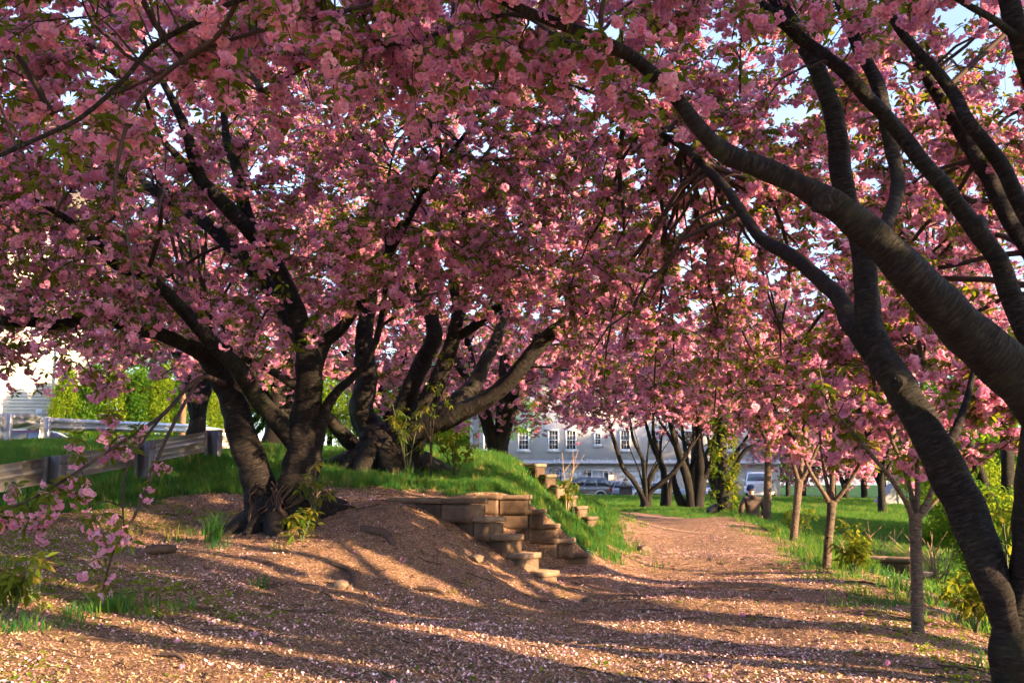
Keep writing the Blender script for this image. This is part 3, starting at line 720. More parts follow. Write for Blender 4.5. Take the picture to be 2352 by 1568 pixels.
limbs.append(L3([(2480,800,8,50),(2400,640,8,46),(2323,512,8,42),(2272,410,8,40),(2211,307,8,36),(2160,230,8,30),(2100,120,8,24),(2060,0,8,18)],'limb',12,27))
limbs.append(L3([(1990,640,6.25,34),(2030,530,6.6,38),(2062,430,6.9,38),(2040,307,7,36),(2016,195,7,35),(1975,113,7,33),(1934,15,7,30),(1890,-80,7,22)],'limb',12,28))
limbs.append(L3([(2480,430,4.9,80),(2400,240,4.9,68),(2345,90,4.8,55),(2320,0,4.8,50),(2300,-100,4.8,40)],'limb',14,29))
limbs.append(L3([(2352,100,4.8,26),(2290,50,4.7,20),(2220,10,4.6,16),(2150,-30,4.6,11)],'limb',10,30))
limbs.append(L3([(2140,1045,5.9,36),(2178,1018,5.9,30),(2210,950,6,19),(2232,870,6.1,15),(2248,780,6.2,10)],'limb',10,31))
H1=L3([(547,0,4.6,15),(500,81,4.8,14),(419,138,4.9,13),(333,214,5,12),(286,305,5,11),(266,405,5,10),(266,452,5,9),(290,524,5,8),(305,619,5,7),(314,690,5,6),(328,746,5,4)],'hanging_branch',8,32,m_=TWIG,lump=.03); limbs.append(H1)
limbs.append(L3([(1450,130,4.9,20),(1300,95,5.3,14),(1175,33,5.6,12),(960,90,6,11),(746,138,6.3,9),(600,210,6.5,6)],'limb',8,33,m_=TWIG,lump=.03))
limbs.append(L3([(1000,-60,4.6,16),(850,10,4.9,14),(640,60,5.2,12),(480,110,5.4,10),(300,200,5.6,8),(120,260,5.7,6)],'limb',8,34,m_=TWIG,lump=.03))
# broken stubs and knots
for i,(x,y,d_,w,ln) in enumerate(((1892,468,5.0,40,.085),(2243,520,5.5,30,.065),(2060,880,6.0,30,.09))):
    c_=P(x,y,d_); v_=(CAM-c_)/np.linalg.norm(CAM-c_); r_=w*.5*pxsize(d_)
    limb_mesh('knot',[(*(c_-v_*.02),r_*1.7),(*(c_+v_*ln*.7),r_*1.35),(*(c_+v_*ln),r_),(*(c_+v_*ln*1.02),r_*.7),(*(c_+v_*ln*.8),r_*.5)],12,BARK,b3,.2,.02,60+i,t3)
sk3=skeleton(limbs,2.2,.13)
def t3x(x,y,d_,r,p):
    lim=np.interp(x,[-200,0,500,900,1300,1500,1700,1900,2100,2352,2600],[420,430,330,300,300,330,330,330,320,300,300])
    near=d_<7.0
    k=~near|(y<lim+r.normal(size=len(x))*45)
    # keep the thick limbs mostly free in front
    k&=~(near&(x>1560)&(y>60)&(r.random(len(x))<.65))
    k&=~((d_>=7)&(x>1500)&(y>1000))
    k&=~((x<1290)&(y>690))
    return k
crown(t3,sk3,[((-1.4,5.4,3.9),(3.2,1.6,1.1),2.4),((1.6,5.6,4.1),(3.0,1.8,1.1),1.7),((2.2,10.3,3.9),(2.9,2.2,2.2),4.6),((3.6,8.8,5.2),(2.6,2.0,1.6),2.4),((0,9,5.4),(3,2,1.2),1.5),((5.0,8.6,4.4),(2.0,1.8,2.0),.8),((1.5,2.5,5.2),(4,2.4,1.2),1.0)],140,2300,low_keep(0,t3x),104,.8,.72)

# ---- young trees on the right edge of the path
YG='young grafted cherry trees in a row beside the path'
def young(base,label,trunk,branches,blobs,nb,nt_,seed,cs=1.0,keep=None):
    b=np.array([base[0],base[1],h1(*base)])
    t=thing('young_cherry_tree',label,'tree',b,group=YG)
    l=[limb_mesh('trunk',px_rows(trunk),14,BARKY,b,.05,.06,seed,t)]
    for i,rws in enumerate(branches): l.append(limb_mesh('limb',px_rows(rws),10,BARKY,b,.05,.06,seed+i+1,t))
    q=np.vstack(l[1:]); 
    crown(t,q[len(q)//8:,:3],blobs,nb,nt_,keep or low_keep(15),seed,cs,.75,.8,(5,9))
    return t
d=7.9
young((P(2108,1437,d)[0],d),'pale slim cherry sapling nearest the leaning tree, its branches a bare fan',
 [(2110,1455,d,30),(2108,1437,d,27),(2106,1330,d,26),(2104,1250,d,26),(2103,1200,d,28),(2104,1178,d,30)],
 [[(2098,1192,d,16),(2080,1150,7.85,12),(2040,1090,7.8,11),(1990,1030,7.7,9),(1955,985,7.7,7),(1900,930,7.6,4)],[(2103,1190,d,14),(2090,1120,8,11),(2070,1060,8.1,9),(2040,990,8.2,8),(2010,900,8.2,5)],[(2105,1185,d,14),(2108,1120,d,11),(2106,1040,d,9),(2110,950,d,7),(2120,840,d,4)],[(2108,1190,d,16),(2135,1140,7.9,13),(2155,1080,7.9,11),(2185,1000,7.9,9),(2215,900,7.9,6)],[(2108,1195,d,10),(2150,1150,8.3,7),(2200,1110,8.5,5)]],
 [((3.3,8.2,2.15),(1.15,.9,.95),3),((3.9,8.3,1.7),(.6,.5,.55),1)],16,150,201,.92)
d=13.3
young((P(1898,1302,d)[0],d),'dark barked cherry sapling second in the row, forked low under dense pink crown',
 [(1897,1318,d,24),(1898,1302,d,20),(1903,1240,d,19),(1908,1190,d,19),(1910,1150,d,22)],
 [[(1906,1155,d,13),(1885,1120,13.2,10),(1860,1080,13.1,8),(1835,1020,13,5)],[(1910,1155,d,13),(1912,1100,13.4,12),(1915,1030,13.5,10),(1918,950,13.5,6)],[(1914,1155,d,12),(1945,1115,13.2,9),(1975,1060,13.1,7),(1990,1000,13,5)],[(1908,1150,d,10),(1890,1060,13.6,7),(1880,960,13.7,4)]],
 [((4.15,13.2,2.45),(1.55,1.3,1.25),3)],16,190,202,1.0)
d=18.8
young((P(1822,1243,d)[0],d),'cherry sapling third in the row with sunlit grey trunk and short forks',
 [(1820,1258,d,22),(1822,1243,d,18),(1828,1180,d,17),(1833,1130,d,17),(1836,1100,d,19)],
 [[(1834,1105,d,12),(1822,1065,18.7,9),(1805,1010,18.6,6)],[(1836,1105,d,12),(1842,1050,18.9,9),(1845,980,19,6)],[(1838,1105,d,12),(1858,1070,18.7,9),(1880,1020,18.6,6)]],
 [((5.45,18.7,3.0),(1.9,1.6,1.5),3)],16,210,203,1.1)
d=25
young((P(1762,1195,d)[0],d),'tall straight pale cherry trunk standing beside the walking person','' or
 [(1762,1215,d,20),(1762,1195,d,18),(1763,1130,d,17),(1764,1070,d,16),(1763,1010,d,15),(1762,950,d,14)],
 [[(1762,1010,d,10),(1735,960,24.8,8),(1700,900,24.6,5)],[(1763,1000,d,10),(1790,950,25.2,8),(1820,890,25.3,5)],[(1762,960,d,11),(1758,900,25,8),(1750,820,25,5)]],
 [((6.3,25,4.3),(2.6,2.2,2.0),3)],18,230,204,1.25)

# ---- the far cluster where the path bends
def farcherry(base,label,stems,blobs,nb,nt_,seed,cs=1.4,keep=None,**kw):
    b=np.array([base[0],base[1],h1(*base)])
    t=thing('cherry_tree',label,'tree',b,group=CHERRY)
    l=[limb_mesh('trunk' if i==0 else 'limb',px_rows(s_) if s_[0][1]>60 else np.array(s_,float),12,BARK,b,.12,.15,seed+i,t) for i,s_ in enumerate(stems)]
    crown(t,skeleton(l,b[2]+1.6,.3),blobs,nb,nt_,keep or low_keep(),seed,cs,kw.get('leafy',.36),kw.get('tw',1.5),kw.get('per',(6,9)),1.2)
    return t
d=40
farcherry((P(1481,1165,d)[0],d),'slender many-stemmed cherry by the path bend, its left stem bowed outward',
 [[(1482,1180,d,34),(1482,1160,d,26),(1476,1140,d,14),(1455,1103,d,12),(1435,1080,d,11),(1424,1054,d,10),(1414,1022,d,9),(1402,984,d,8),(1395,930,d,5)],
  [(1484,1165,d,18),(1484,1131,d,11),(1481,1093,d,9),(1476,1054,d,8),(1455,1009,d,7),(1445,950,d,4)],[(1488,1165,d,16),(1494,1130,d,12),(1517,1109,39.8,11),(1550,1080,39.6,9),(1580,1040,39.5,6)],[(1487,1160,d,15),(1489,1118,40.2,11),(1500,1086,40.3,9),(1513,1061,40.4,8),(1520,1000,40.5,5)]],
 [((5.2,40,5.3),(4.0,3.2,2.7),3),((4.2,38,3.9),(2.6,2,1.3),1)],44,620,301,keep=low_keep(22))
d=41
farcherry((P(1526,1163,d)[0],d),'cherry with twisted stems in the middle of the far clump',
 [[(1527,1180,d,30),(1526,1160,d,22),(1527,1118,d,17),(1524,1080,d,15),(1511,1049,d,12),(1496,1015,d,10),(1480,960,d,6)],[(1524,1090,d,12),(1516,1040,41.2,10),(1502,1003,41.3,8),(1500,950,41.3,5)],[(1532,1165,d,18),(1540,1115,41.2,13),(1557,1065,41.3,10),(1585,1026,41.4,8),(1600,990,41.4,5)]],
 [((6.6,41.5,5.6),(3.2,3,2.8),3),((6.6,40,3.9),(2.6,2,1.2),1)],34,420,302,keep=low_keep(22))
d=40
farcherry((P(1598,1163,d)[0],d),'stout cherry with two thick sunlit stems in the far clump',
 [[(1604,1180,d,40),(1604,1160,d,26),(1609,1111,d,26),(1610,1072,d,23),(1607,1026,d,18),(1604,970,d,14),(1610,900,d,8)],[(1588,1170,d,26),(1585,1126,d,20),(1574,1085,d,19),(1562,1049,d,17),(1551,1011,d,15),(1540,970,d,12),(1530,910,d,7)],[(1612,1100,d,16),(1622,1085,39.9,15),(1636,1060,39.8,14),(1640,1020,39.7,11),(1650,960,39.6,7)],[(1580,1090,40.2,9),(1596,1050,40.3,9),(1612,1030,40.4,6)],[(1576,1182,40.3,26),(1566,1155,40.3,22),(1552,1120,40.4,16),(1545,1080,40.5,10)]],
 [((7.6,40.4,5.6),(3.4,3,2.7),3)],30,420,303)
d=36
t7=farcherry((P(1666,1177,d)[0],d),'cherry trunk wrapped in leafy vines behind the walking person',
 [[(1668,1195,d,48),(1667,1175,d,38),(1661,1118,d,30),(1658,1057,d,25),(1656,995,d,22),(1660,930,d,15),(1665,850,d,8)],[(1672,1120,d,14),(1680,1090,d,12),(1699,1051,35.9,10),(1716,1029,35.8,9),(1733,1020,35.7,7),(1760,1000,35.6,4)]],
 [((8,36,5.2),(3.4,3,2.6),3)],30,330,304)
r=np.random.default_rng(5); n=230
hh=r.random(n)*3.6; a=r.random(n)*6.28; rr=.33-.04*hh+r.random(n)*.28
p=np.c_[t7.location.x+np.cos(a)*rr+.0*hh,d+np.sin(a)*rr,h1(t7.location.x,d)+.1+hh]
instances('vine_leaves',NG_LF,6,p-np.array(t7.location),np.c_[r.normal(size=n)*.6,r.normal(size=n)*.6,r.random(n)*6.28],1.6+1.0*r.random(n),t7,r)

# ---- more cherries that fill the canopy
def vase(base,label,n,H,spread,seed,blobs,nb,nt_,cs,keep=None,r0=.26,fork=.5,**kw):
    q=random.Random(seed); x0,y0=base; z0=h1(x0,y0); st=[]
    st.append([(x0,y0,z0-.2,r0*1.5),(x0,y0,z0+.1,r0*1.15),(x0+.03,y0,z0+fork,r0),(x0+.15,y0+.1,z0+fork+.9,r0*.7),(x0+.3,y0+.2,z0+H*.6,r0*.45),(x0+.4,y0+.2,z0+H,r0*.15)])
    for i in range(n):
        a=2*math.pi*i/n+q.uniform(-.4,.4); s=spread*q.uniform(.7,1.1)
        rows=[]
        for t_,u in ((0,0),(.2,.16),(.45,.42),(.7,.7),(1,1)):
            rows.append((x0+math.cos(a+.3*t_)*s*u,y0+math.sin(a+.3*t_)*s*u,z0+fork*.8+(H-fork)*(t_**.85)*q.uniform(.9,1.05),r0*(.62-.52*t_)))
        st.append(rows)
    return farcherry(base,label,st,blobs,nb,nt_,seed,cs,keep,**kw)
vase((-.4,26),'blossoming cherry just beyond the mound, its trunk lost behind hanging flowers',5,5.5,3,311,[((-.2,25.6,5.6),(4.6,3.6,3.4),3),((1.6,24,4.2),(2.6,2.2,2.0),1)],70,900,1.2)
def t10x(x,y,d_,r_,p): return ~((x<120)&(y>760)&(r_.random(len(x))<.8))
vase((-3.3,30),'shaded cherry filling the gap behind the dark vase-shaped tree',5,5.0,3.2,319,[((-3.0,28.6,4.6),(4.2,2.4,2.6),3)],50,620,1.25,low_keep(5))
vase((-5.7,24),'shaded lilac-looking cherry behind the two-stemmed tree',5,5.2,3.4,312,[((-7.0,23,5.2),(4.6,3.2,2.7),3),((-5.2,23.5,4.2),(3.6,2.6,1.6),1.2)],60,800,1.12,low_keep(0,t10x))
vase((11.2,23),'blossoming cherry on the lower lawn, hidden behind the leaning trunk',5,5.6,3.2,313,[((9.8,22.2,4.4),(4.2,3.4,3.4),3),((7.8,21,4.6),(2.6,2.4,2.0),1),((8.4,20,7.2),(3.6,3,2.0),1.2)],70,1050,1.15,low_keep(-10))
vase((16.5,45),'slim dark cherry far out on the lower lawn',4,5,3,314,[((15.5,45,4.8),(4.4,3,3.0),3)],34,300,1.7,r0=.16,fork=1.4)
vase((10.5,52),'far pale cherry between the path clump and the white van',5,5,3.2,315,[((10.8,52,4.0),(3.6,3,2.6),3)],30,260,1.8,low_keep(40))
vase((7.6,58),'small sparse cherry growing before the cream house',4,4.5,2.2,316,[((6.6,58,4.0),(2.0,1.8,2.2),3)],24,110,1.7,None,.1)
vase((8.9,50),'distant cherry whose crown fills the gap above the path bend',5,6,3,317,[((5.0,48,7.0),(5,3,2.9),3)],36,330,1.8,low_keep(-40),.22)
vase((-9.5,30),'background cherry beyond the far guardrail',5,6,3.5,318,[((-9.5,29,6.6),(5.5,3,3.2),3)],50,420,1.6,low_keep(-60),.24)
# trees out of the frame to the right, which lay their shadows over the path
vase((8.4,1.2),'tall cherry behind and to the right of the camera',6,9.0,3.2,325,[((8.2,1.2,6.6),(3.2,3.6,3.2),3),((6.2,1.6,5.2),(2.2,2.0,1.6),1)],60,900,1.4,None,.3,2.2)
vase((-4.2,-.5),'unseen cherry added behind the camera on the mound side to screen off sky light',5,5.5,3.4,326,[((-2.4,-.4,5.3),(4.4,3.6,1.7),3),((1.5,.5,6.0),(3.5,3,1.2),1.5)],50,620,1.5,low_keep(-300),.26)  # unseen, added to block sky light from behind and darken the canopy
vase((11,3.2),'slim cherry further off to the right',5,5.6,2.2,327,[((11,3.0,6.0),(2.0,1.8,1.0),3)],14,26,1.0,None,.24,4.8)
vase((7.2,4.0),'cherry standing off to the right of the leaning tree',5,5.2,2.4,321,[((7.4,4.0,4.4),(2.0,1.6,1.0),3)],14,40,1.1,None,.24,2.8)
vase((9.2,6.6),'second cherry off to the right of the leaning tree',5,5.6,2.4,322,[((9.4,6.4,5.0),(2.4,2.0,1.0),3)],16,36,1.0,None,.26,3.0)
vase((8.2,8.7),'third cherry off to the right of the leaning tree',5,5.4,2.2,323,[((8.6,8.4,4.8),(2.0,1.8,1.0),3)],16,30,1.0,None,.30,3.0)
vase((-13,20),'cherry standing past the left edge of the lawn',5,5.6,3.4,324,[((-11.5,18.5,5.2),(3.6,3.2,2.4),3),((-9.2,15.5,5.6),(2.6,2.4,1.8),1.5)],50,420,1.25,low_keep(-40))
# ------------------------------------------------------------------ block walls
def stonemat(name,a,b_,c_):
    m,nt,b=mat(name); o=objco(nt)
    oi=nt.nodes.new('ShaderNodeObjectInfo')
    ad=nd(nt,'ShaderNodeVectorMath',operation='ADD'); nt.links.new(o,ad.inputs[0]); nt.links.new(oi.outputs['Random'],ad.inputs[1])
    n=noise(nt,14,6,.7,ad.outputs[0]); n2=noise(nt,3.5,3,.5,ad.outputs[0])
    c=ramp(nt,n,[(.3,a),(.55,b_),(.75,c_)])
    c=mix(nt,ramp(nt,n2,[(.45,(0,0,0)),(.7,(.6,.6,.6))]),c,tuple(q*.45 for q in a))
    hs=nd(nt,'ShaderNodeHueSaturation'); nt.links.new(c,hs.inputs['Color'])
    mr=nd(nt,'ShaderNodeMapRange'); nt.links.new(oi.outputs['Random'],mr.inputs['Value']); mr.inputs['To Min'].default_value=.6; mr.inputs['To Max'].default_value=1.25
    nt.links.new(mr.outputs[0],hs.inputs['Value'])
    nt.links.new(hs.outputs[0],b.inputs['Base Color']); b.inputs['Roughness'].default_value=.9; b.inputs['Specular IOR Level'].default_value=.2
    bump(nt,n,.7,.012,b); return m
BLOCK=stonemat('block_concrete',(.075,.05,.035),(.14,.095,.066),(.22,.155,.11))
CAPM=stonemat('cap_concrete',(.13,.09,.062),(.20,.142,.10),(.28,.205,.15))
def block_mesh(name,lx,ly,lz,m_,seed,rough=.012,facets=((7,4),)):
    """origin at the front-right-top corner, runs to -x, +y (into the bank), -z; front and right faces split rough"""
    q=random.Random(seed); nx_,nz_=max(3,int(lx/.055)),max(2,int(lz/.05)); ny_=max(3,int(ly/.06))
    mb=MB(); g=.011
    x0,x1,y0,y1,z0,z1=-lx+g,-g,0,ly,-lz+g*.7,-g*.3
    def jit(e): return q.uniform(-rough,rough)*(0.25 if e else 1)
    V=[];F=[]
    fr=[[0]*(nz_+1) for _ in range(nx_+1)]
    for i in range(nx_+1):
        for k in range(nz_+1):
            e=i in(0,nx_) or k in (0,nz_)
            fr[i][k]=len(V); V.append((x0+(x1-x0)*i/nx_+(0 if e else q.uniform(-.008,.008)),y0+(.008 if e else 0)+jit(e),z0+(z1-z0)*k/nz_))
    rt=[[0]*(nz_+1) for _ in range(ny_+1)]
    for j in range(ny_+1):
        for k in range(nz_+1):
            if j==0: rt[j][k]=fr[nx_][k]; continue
            e=j==ny_ or k in(0,nz_)
            rt[j][k]=len(V); V.append((x1-(.006 if e else 0)+jit(e)*.8,y0+(y1-y0)*j/ny_,z0+(z1-z0)*k/nz_))
    for i in range(nx_):
        for k in range(nz_): F.append((fr[i][k],fr[i+1][k],fr[i+1][k+1],fr[i][k+1]))
    for j in range(ny_):
        for k in range(nz_): F.append((rt[j][k],rt[j+1][k],rt[j+1][k+1],rt[j][k+1]))
    bl=[];
    for k in (0,nz_): bl.append(len(V)); V.append((x0,y1,z0+(z1-z0)*k/nz_))
    top=[fr[i][nz_] for i in range(nx_+1)]+[rt[j][nz_] for j in range(1,ny_+1)]+[bl[1]]
    bot=[fr[i][0] for i in range(nx_+1)]+[rt[j][0] for j in range(1,ny_+1)]+[bl[0]]
    F+=[tuple(top),tuple(bot[::-1])]
    F.append(tuple([rt[ny_][k] for k in range(nz_+1)]+[bl[1],bl[0]]))
    F.append(tuple([fr[0][k] for k in range(nz_,-1,-1)]+[bl[0],bl[1]]))
    mb.add(V,F); return mb.mesh(name,m_)
BLK=[block_mesh('block',.4,.30,.2,BLOCK,i) for i in range(3)]
HLF=[block_mesh('half_block',.2,.30,.2,BLOCK,i+9) for i in range(2)]
CAPS=[block_mesh('cap',.42,.35,.068,CAPM,i+20,.004) for i in range(2)]
CAPH=[block_mesh('cap',.235,.35,.068,CAPM,i+30,.006) for i in range(2)]
def blockwall(label,corners,ang,rows_extra,nblocks,caplong,ztop_course=None,floor=None):
    """corners: front-right-top corner of the cap of every step, from the top down"""
    c0=np.array(corners[0]); root=thing('retaining_wall',label,'wall',(c0[0],c0[1],c0[2]-1.0),ang)
    inv=rotz(-ang); o=np.array(root.location); q=random.Random(len(label))
    for k,c in enumerate(corners):
        l=inv@(np.array(c)-o)
        ncap=caplong if k==0 else 1
        x=l[0]
        for i in range(ncap):
            me=(CAPS if (k==0 or caplong>2) else CAPH)[(i+k)%2]
            add_obj('cap',me,root,loc=(x+.02,l[1]-.02+q.uniform(-.006,.006),l[2]+q.uniform(-.002,.002))); x-=.405
        x=l[0]
        for i in range(nblocks+k//2):
            hb=(i==0 and k%2==1)
            me=(HLF if hb else BLK)[(i+k)%2]
            wx=rotz(ang)@np.array([x-(.1 if hb else .2),l[1]-.25,0])+o
            gz=floor if floor is not None else h1(wx[0],wx[1])
            if c[2]-.068>gz-.12: add_obj('half_block' if hb else 'block',me,root,loc=(x,l[1]+q.uniform(-.008,.008)+.004*k,l[2]-.068))
            x-=.2 if hb else .4
    for cx,cz in rows_extra:
        pass
    return root
def P24(x,y,d): return P(x/K,y/K,d)
NC=[P24(468.8+18.1*k,497.5+18.5*k,10.72-.035*k) for k in range(5)]
blockwall('tan stepped block wall nearest the camera, four sunlit steps down to the path',NC,R(-37),[],5,3)
MC=[P24(528.6+14.75*k,494.1+14.6*k,13.4) for k in range(5)]
mw=blockwall('shaded rough-faced block wall behind the nearest steps',MC,R(-9),[],4,2,floor=0)
FC=[P24(536.9+10.5*k,462.9+10.65*k,18.8) for k in range(6)]
blockwall('overgrown stepped block wall further up the mound with pale ends',FC,R(-36),[],2,1)
RC=[P24(912+15.2*k,558+14.3*k,14.0) for k in range(5)]
blockwall('half-buried block steps going down the bank right of the path',RC,R(-36),[],4,2)
# bank face that closes the cut behind the nearest wall
rw=thing('retaining_wall','return wall of blocks hidden between the two stepped walls','wall',(-.47,11.2,-.04),R(90))
for c_ in range(5):
    for i in range(6):
        add_obj('block',BLK[(i+c_)%3],rw,loc=(.38+.4*i-(.2 if c_%2 else 0),0,.2+.2*c_))

# ------------------------------------------------------------------ guardrails
def steelmat(name,c,rough):
    m,nt,b=mat(name); o=objco(nt)
    n=noise(nt,3.2,5,.65,o); n2=noise(nt,40,3,.6,o)
    cc=ramp(nt,n,[(.35,tuple(q*.75 for q in c)),(.65,c)])
    nt.links.new(cc,b.inputs['Base Color']); b.inputs['Metallic'].default_value=.85
    rr=nd(nt,'ShaderNodeMapRange'); nt.links.new(n2,rr.inputs['Value']); rr.inputs['To Min'].default_value=rough-.08; rr.inputs['To Max'].default_value=rough+.12
    nt.links.new(rr.outputs[0],b.inputs['Roughness']); return m
STEEL=steelmat('galvanised_steel',(.46,.44,.42),.32)
STEELP=steelmat('galvanised_post',(.20,.20,.21),.6)
WPROF=[(0,.155),(.012,.15),(.02,.135),(.10,.105),(.108,.09),(.108,.065),(.10,.05),(.006,.018),(0,0),(.006,-.018),(.10,-.05),(.108,-.065),(.108,-.09),(.10,-.105),(.02,-.135),(.012,-.15),(0,-.155)]
def wbeam(name,a,b_,side,root,base,flare=0,mat_=None,dent=0):
    """corrugated beam from a to b (beam centre line), bulging to side (unit xy)"""
    a=np.array(a,float);b_=np.array(b_,float); n=max(4,int(np.linalg.norm(b_-a)/.12)); V=[];F=[]
    pr=[(d_,h) for d_,h in WPROF]; pr2=pr+[(d_-.004,h) for d_,h in pr[::-1]]; m_=len(pr2)
    for i in range(n+1):
        t=i/n; c=a+(b_-a)*t
        fl=flare*max(0,(t-.55)/.45)**2
        sc=1+.25*abs(flare)*max(0,(t-.6)/.4)
        for d_,h in pr2:
            dn=dent*math.sin(t*7+h*20)*.5*(t*(1-t)*4)
            V.append((c[0]+side[0]*(d_-fl+dn),c[1]+side[1]*(d_-fl+dn),c[2]+h*sc+dn*.4))
    for i in range(n):
        for k in range(m_): F.append((i*m_+k,i*m_+(k+1)%m_,(i+1)*m_+(k+1)%m_,(i+1)*m_+k))
    F+=[tuple(range(m_))[::-1],tuple(range(n*m_,n*m_+m_))]
    mb=MB(); mb.add(np.array(V)-base,F); return mb.build(name,mat_ or STEEL,root,False)
def ibeam(root,base,p,ztop,ang,mat_,h=1.1,w=.15,dp=.20):
    mb=MB(); rm=rotz(ang)
    for (cx,cy,sx,sy) in ((0,-dp/2,w,.012),(0,dp/2,w,.012),(0,0,.012,dp-.014)):
        mb.box(rm@np.array([cx,cy,0])+np.array([p[0],p[1],ztop-h/2])-base,(sx,sy,h),rm)
    return mb.build('post',mat_,root)
def bolts(parent,pts):
    mb=MB()
    for p,nrm in pts:
        mb.tube([p,np.array(p)+np.array(nrm)*.018],[.016,.016],6)
    mb.build('bolts',STEELP,parent,kind='stuff')
g0,g1=np.array([-5.81,11.3]),np.array([-4.70,15.6]); gd=(g1-g0)/np.linalg.norm(g1-g0); side=np.array([-gd[1],gd[0]]); out=-side
ga=math.atan2(gd[1],gd[0])
base=np.array([-5.2,13.4,1.0])
gr=thing('guardrail','brown sunlit guardrail running past the first tree, its end bent','guardrail',base)
def gz(y): return np.interp(y,[8,11.3,15.4,17],[.72,1.16,1.74,1.95])
for i,(ya,yb) in enumerate(((9.0,12.15),(12.05,13.9),(13.8,15.75))):
    pa=g0+gd*((ya-g0[1])/gd[1]); pb=g0+gd*((yb-g0[1])/gd[1]); o_=.004*i
    wbeam('beam',(pa[0]-o_*out[0],pa[1],gz(ya)),(pb[0]-o_*out[0],pb[1],gz(yb)),-side if False else side*1.0,gr,base)
for yp in (10.35,12.1,13.82,15.5):
    p_=g0+gd*((yp-g0[1])/gd[1])+out*.115
    po=ibeam(gr,base,p_,gz(yp)+.17,ga,STEELP)
    bolts(po,[(np.array([*(p_+out*.10+gd*.05*s_),gz(yp)+.08])-base,np.array([*out,0])) for s_ in (-1,1)])
pe=g0+gd*((15.7-g0[1])/gd[1])
wbeam('end_terminal',(pe[0],pe[1],gz(15.7)),(pe[0]+gd[0]*.5,pe[1]+gd[1]*.5,gz(16.1)+.01),side,gr,base,flare=.22)
# far rail above the car park
base=np.array([-11.3,27.0,2.1]); f0,f1=np.array([-11.05,19.0]),np.array([-11.95,44.0])
fd=(f1-f0)/np.linalg.norm(f1-f0); fs=np.array([-fd[1],fd[0]]); fo=-fs
fr_=thing('guardrail','long pale guardrail along the far edge of the left lawn, one end sheet crumpled','guardrail',base)
def fz(y): return np.interp(y,[18,23.5,36,45],[2.33,2.47,3.02,3.15])
def fp(y): return f0+fd*((y-f0[1])/fd[1])
STEELF=steelmat('weathered_steel',(.62,.66,.70),.5)
for i,(ya,yb) in enumerate(((17,22.3),(23.0,27.5),(27.4,31.6),(31.5,36.2),(36.1,43))):
    a_,b_=fp(ya),fp(yb); wbeam('beam',(*(a_-fo*.004*(i%2)),fz(ya)),(*(b_-fo*.004*(i%2)),fz(yb)),fo,fr_,base,mat_=STEELF)
a_,b_=fp(21.9),fp(23.3); wbeam('crumpled_end',(*(a_+fo*.09),fz(22)+.03),(*(b_+fo*.09),fz(23.3)+.05),fo,fr_,base,mat_=STEELF,dent=.16)
for yp in (21.6,23.55,36.0,41):
    p_=fp(yp)+fo*.19; po=ibeam(fr_,base,p_,fz(yp)+.17,math.atan2(fd[1],fd[0]),STEELF,1.0,.13,.2)
    bolts(po,[(np.array([*(p_+fo*.1+fd*.04*s_),fz(yp)+.05*s_])-base,np.array([*fo,0])) for s_ in (-1,1)])

# ------------------------------------------------------------------ buildings
def sidemat():
    m,nt,b=mat('vinyl_siding'); n=noise(nt,1.5,4,.6,objco(nt))
    nt.links.new(ramp(nt,n,[(.3,(.60,.54,.46)),(.7,(.68,.62,.54))]),b.inputs['Base Color']); b.inputs['Roughness'].default_value=.5; return m
SIDING=sidemat(); WHITE=plain('white_trim',(.75,.75,.74),.5,var=.05); 
GLASS,nt,b=mat('window_glass'); b.inputs['Base Color'].default_value=(.035,.045,.055,1); b.inputs['Roughness'].default_value=.06; b.inputs['Specular IOR Level'].default_value=.9
DARK=plain('dark_rubber',(.02,.02,.021),.7,var=.2)
ROOFM=plain('shingle_roof',(.10,.085,.075),.9,var=.3,scale=14,bumps=.5)
hl=thing('siding_house','tall house clad in cream horizontal siding at the left edge','house',(-22.1,48,2.6),R(10))
W,D,H=9.0,8.0,11.5
MB().box((-W/2,D/2+.06,H/2),(W,D,H)).build('wall',SIDING,hl)
nplank=int(H/.165); pl=MB().prism([(0,0),(-.028,.012),(-.004,.172),(0,.172)],0,0,W).mesh('plank',SIDING)
for k in range(nplank):
    add_obj('plank',pl,hl,loc=(-W,.055,.05+.165*k))
MB().box((.02,-.0,H/2),(.14,.14,H)).build('corner_board',WHITE,hl)
MB().box((-W/2,.03,-.25),(W+.1,.1,.55)).build('foundation',CAPM,hl)
rf=MB(); rf.prism([(-.5,H-.05),(D+.5,H-.05),(D/2,H+2.4)],0,-W-.4,.4); 
rf.build('roof',ROOFM,hl)
def utility(x,z):
    u=thing('utility_box','small white utility box on the siding, %s'%('nearer the house corner' if x>-1.5 else 'farther from the house corner'),'utility box',tuple(np.array([*hl.location])+rotz(R(10))@np.array([x,-.03,z])),R(10),'utility boxes on the siding')
    MB().box((0,-.06,0),(.26,.12,.34)).build('housing',WHITE,u,bevel=.012)
    MB().box((0,-.125,.02),(.2,.012,.22)).build('cover',plain('grey_cover',(.5,.5,.5),.5),u)
    MB().tube([(0,-.05,-.17),(0,-.05,-.5),(.02,-.05,-.8)],[.022]*3,8).build('conduit',plain('conduit',(.3,.3,.3),.5),u)
utility(-.62,1.75); utility(-2.42,1.85)
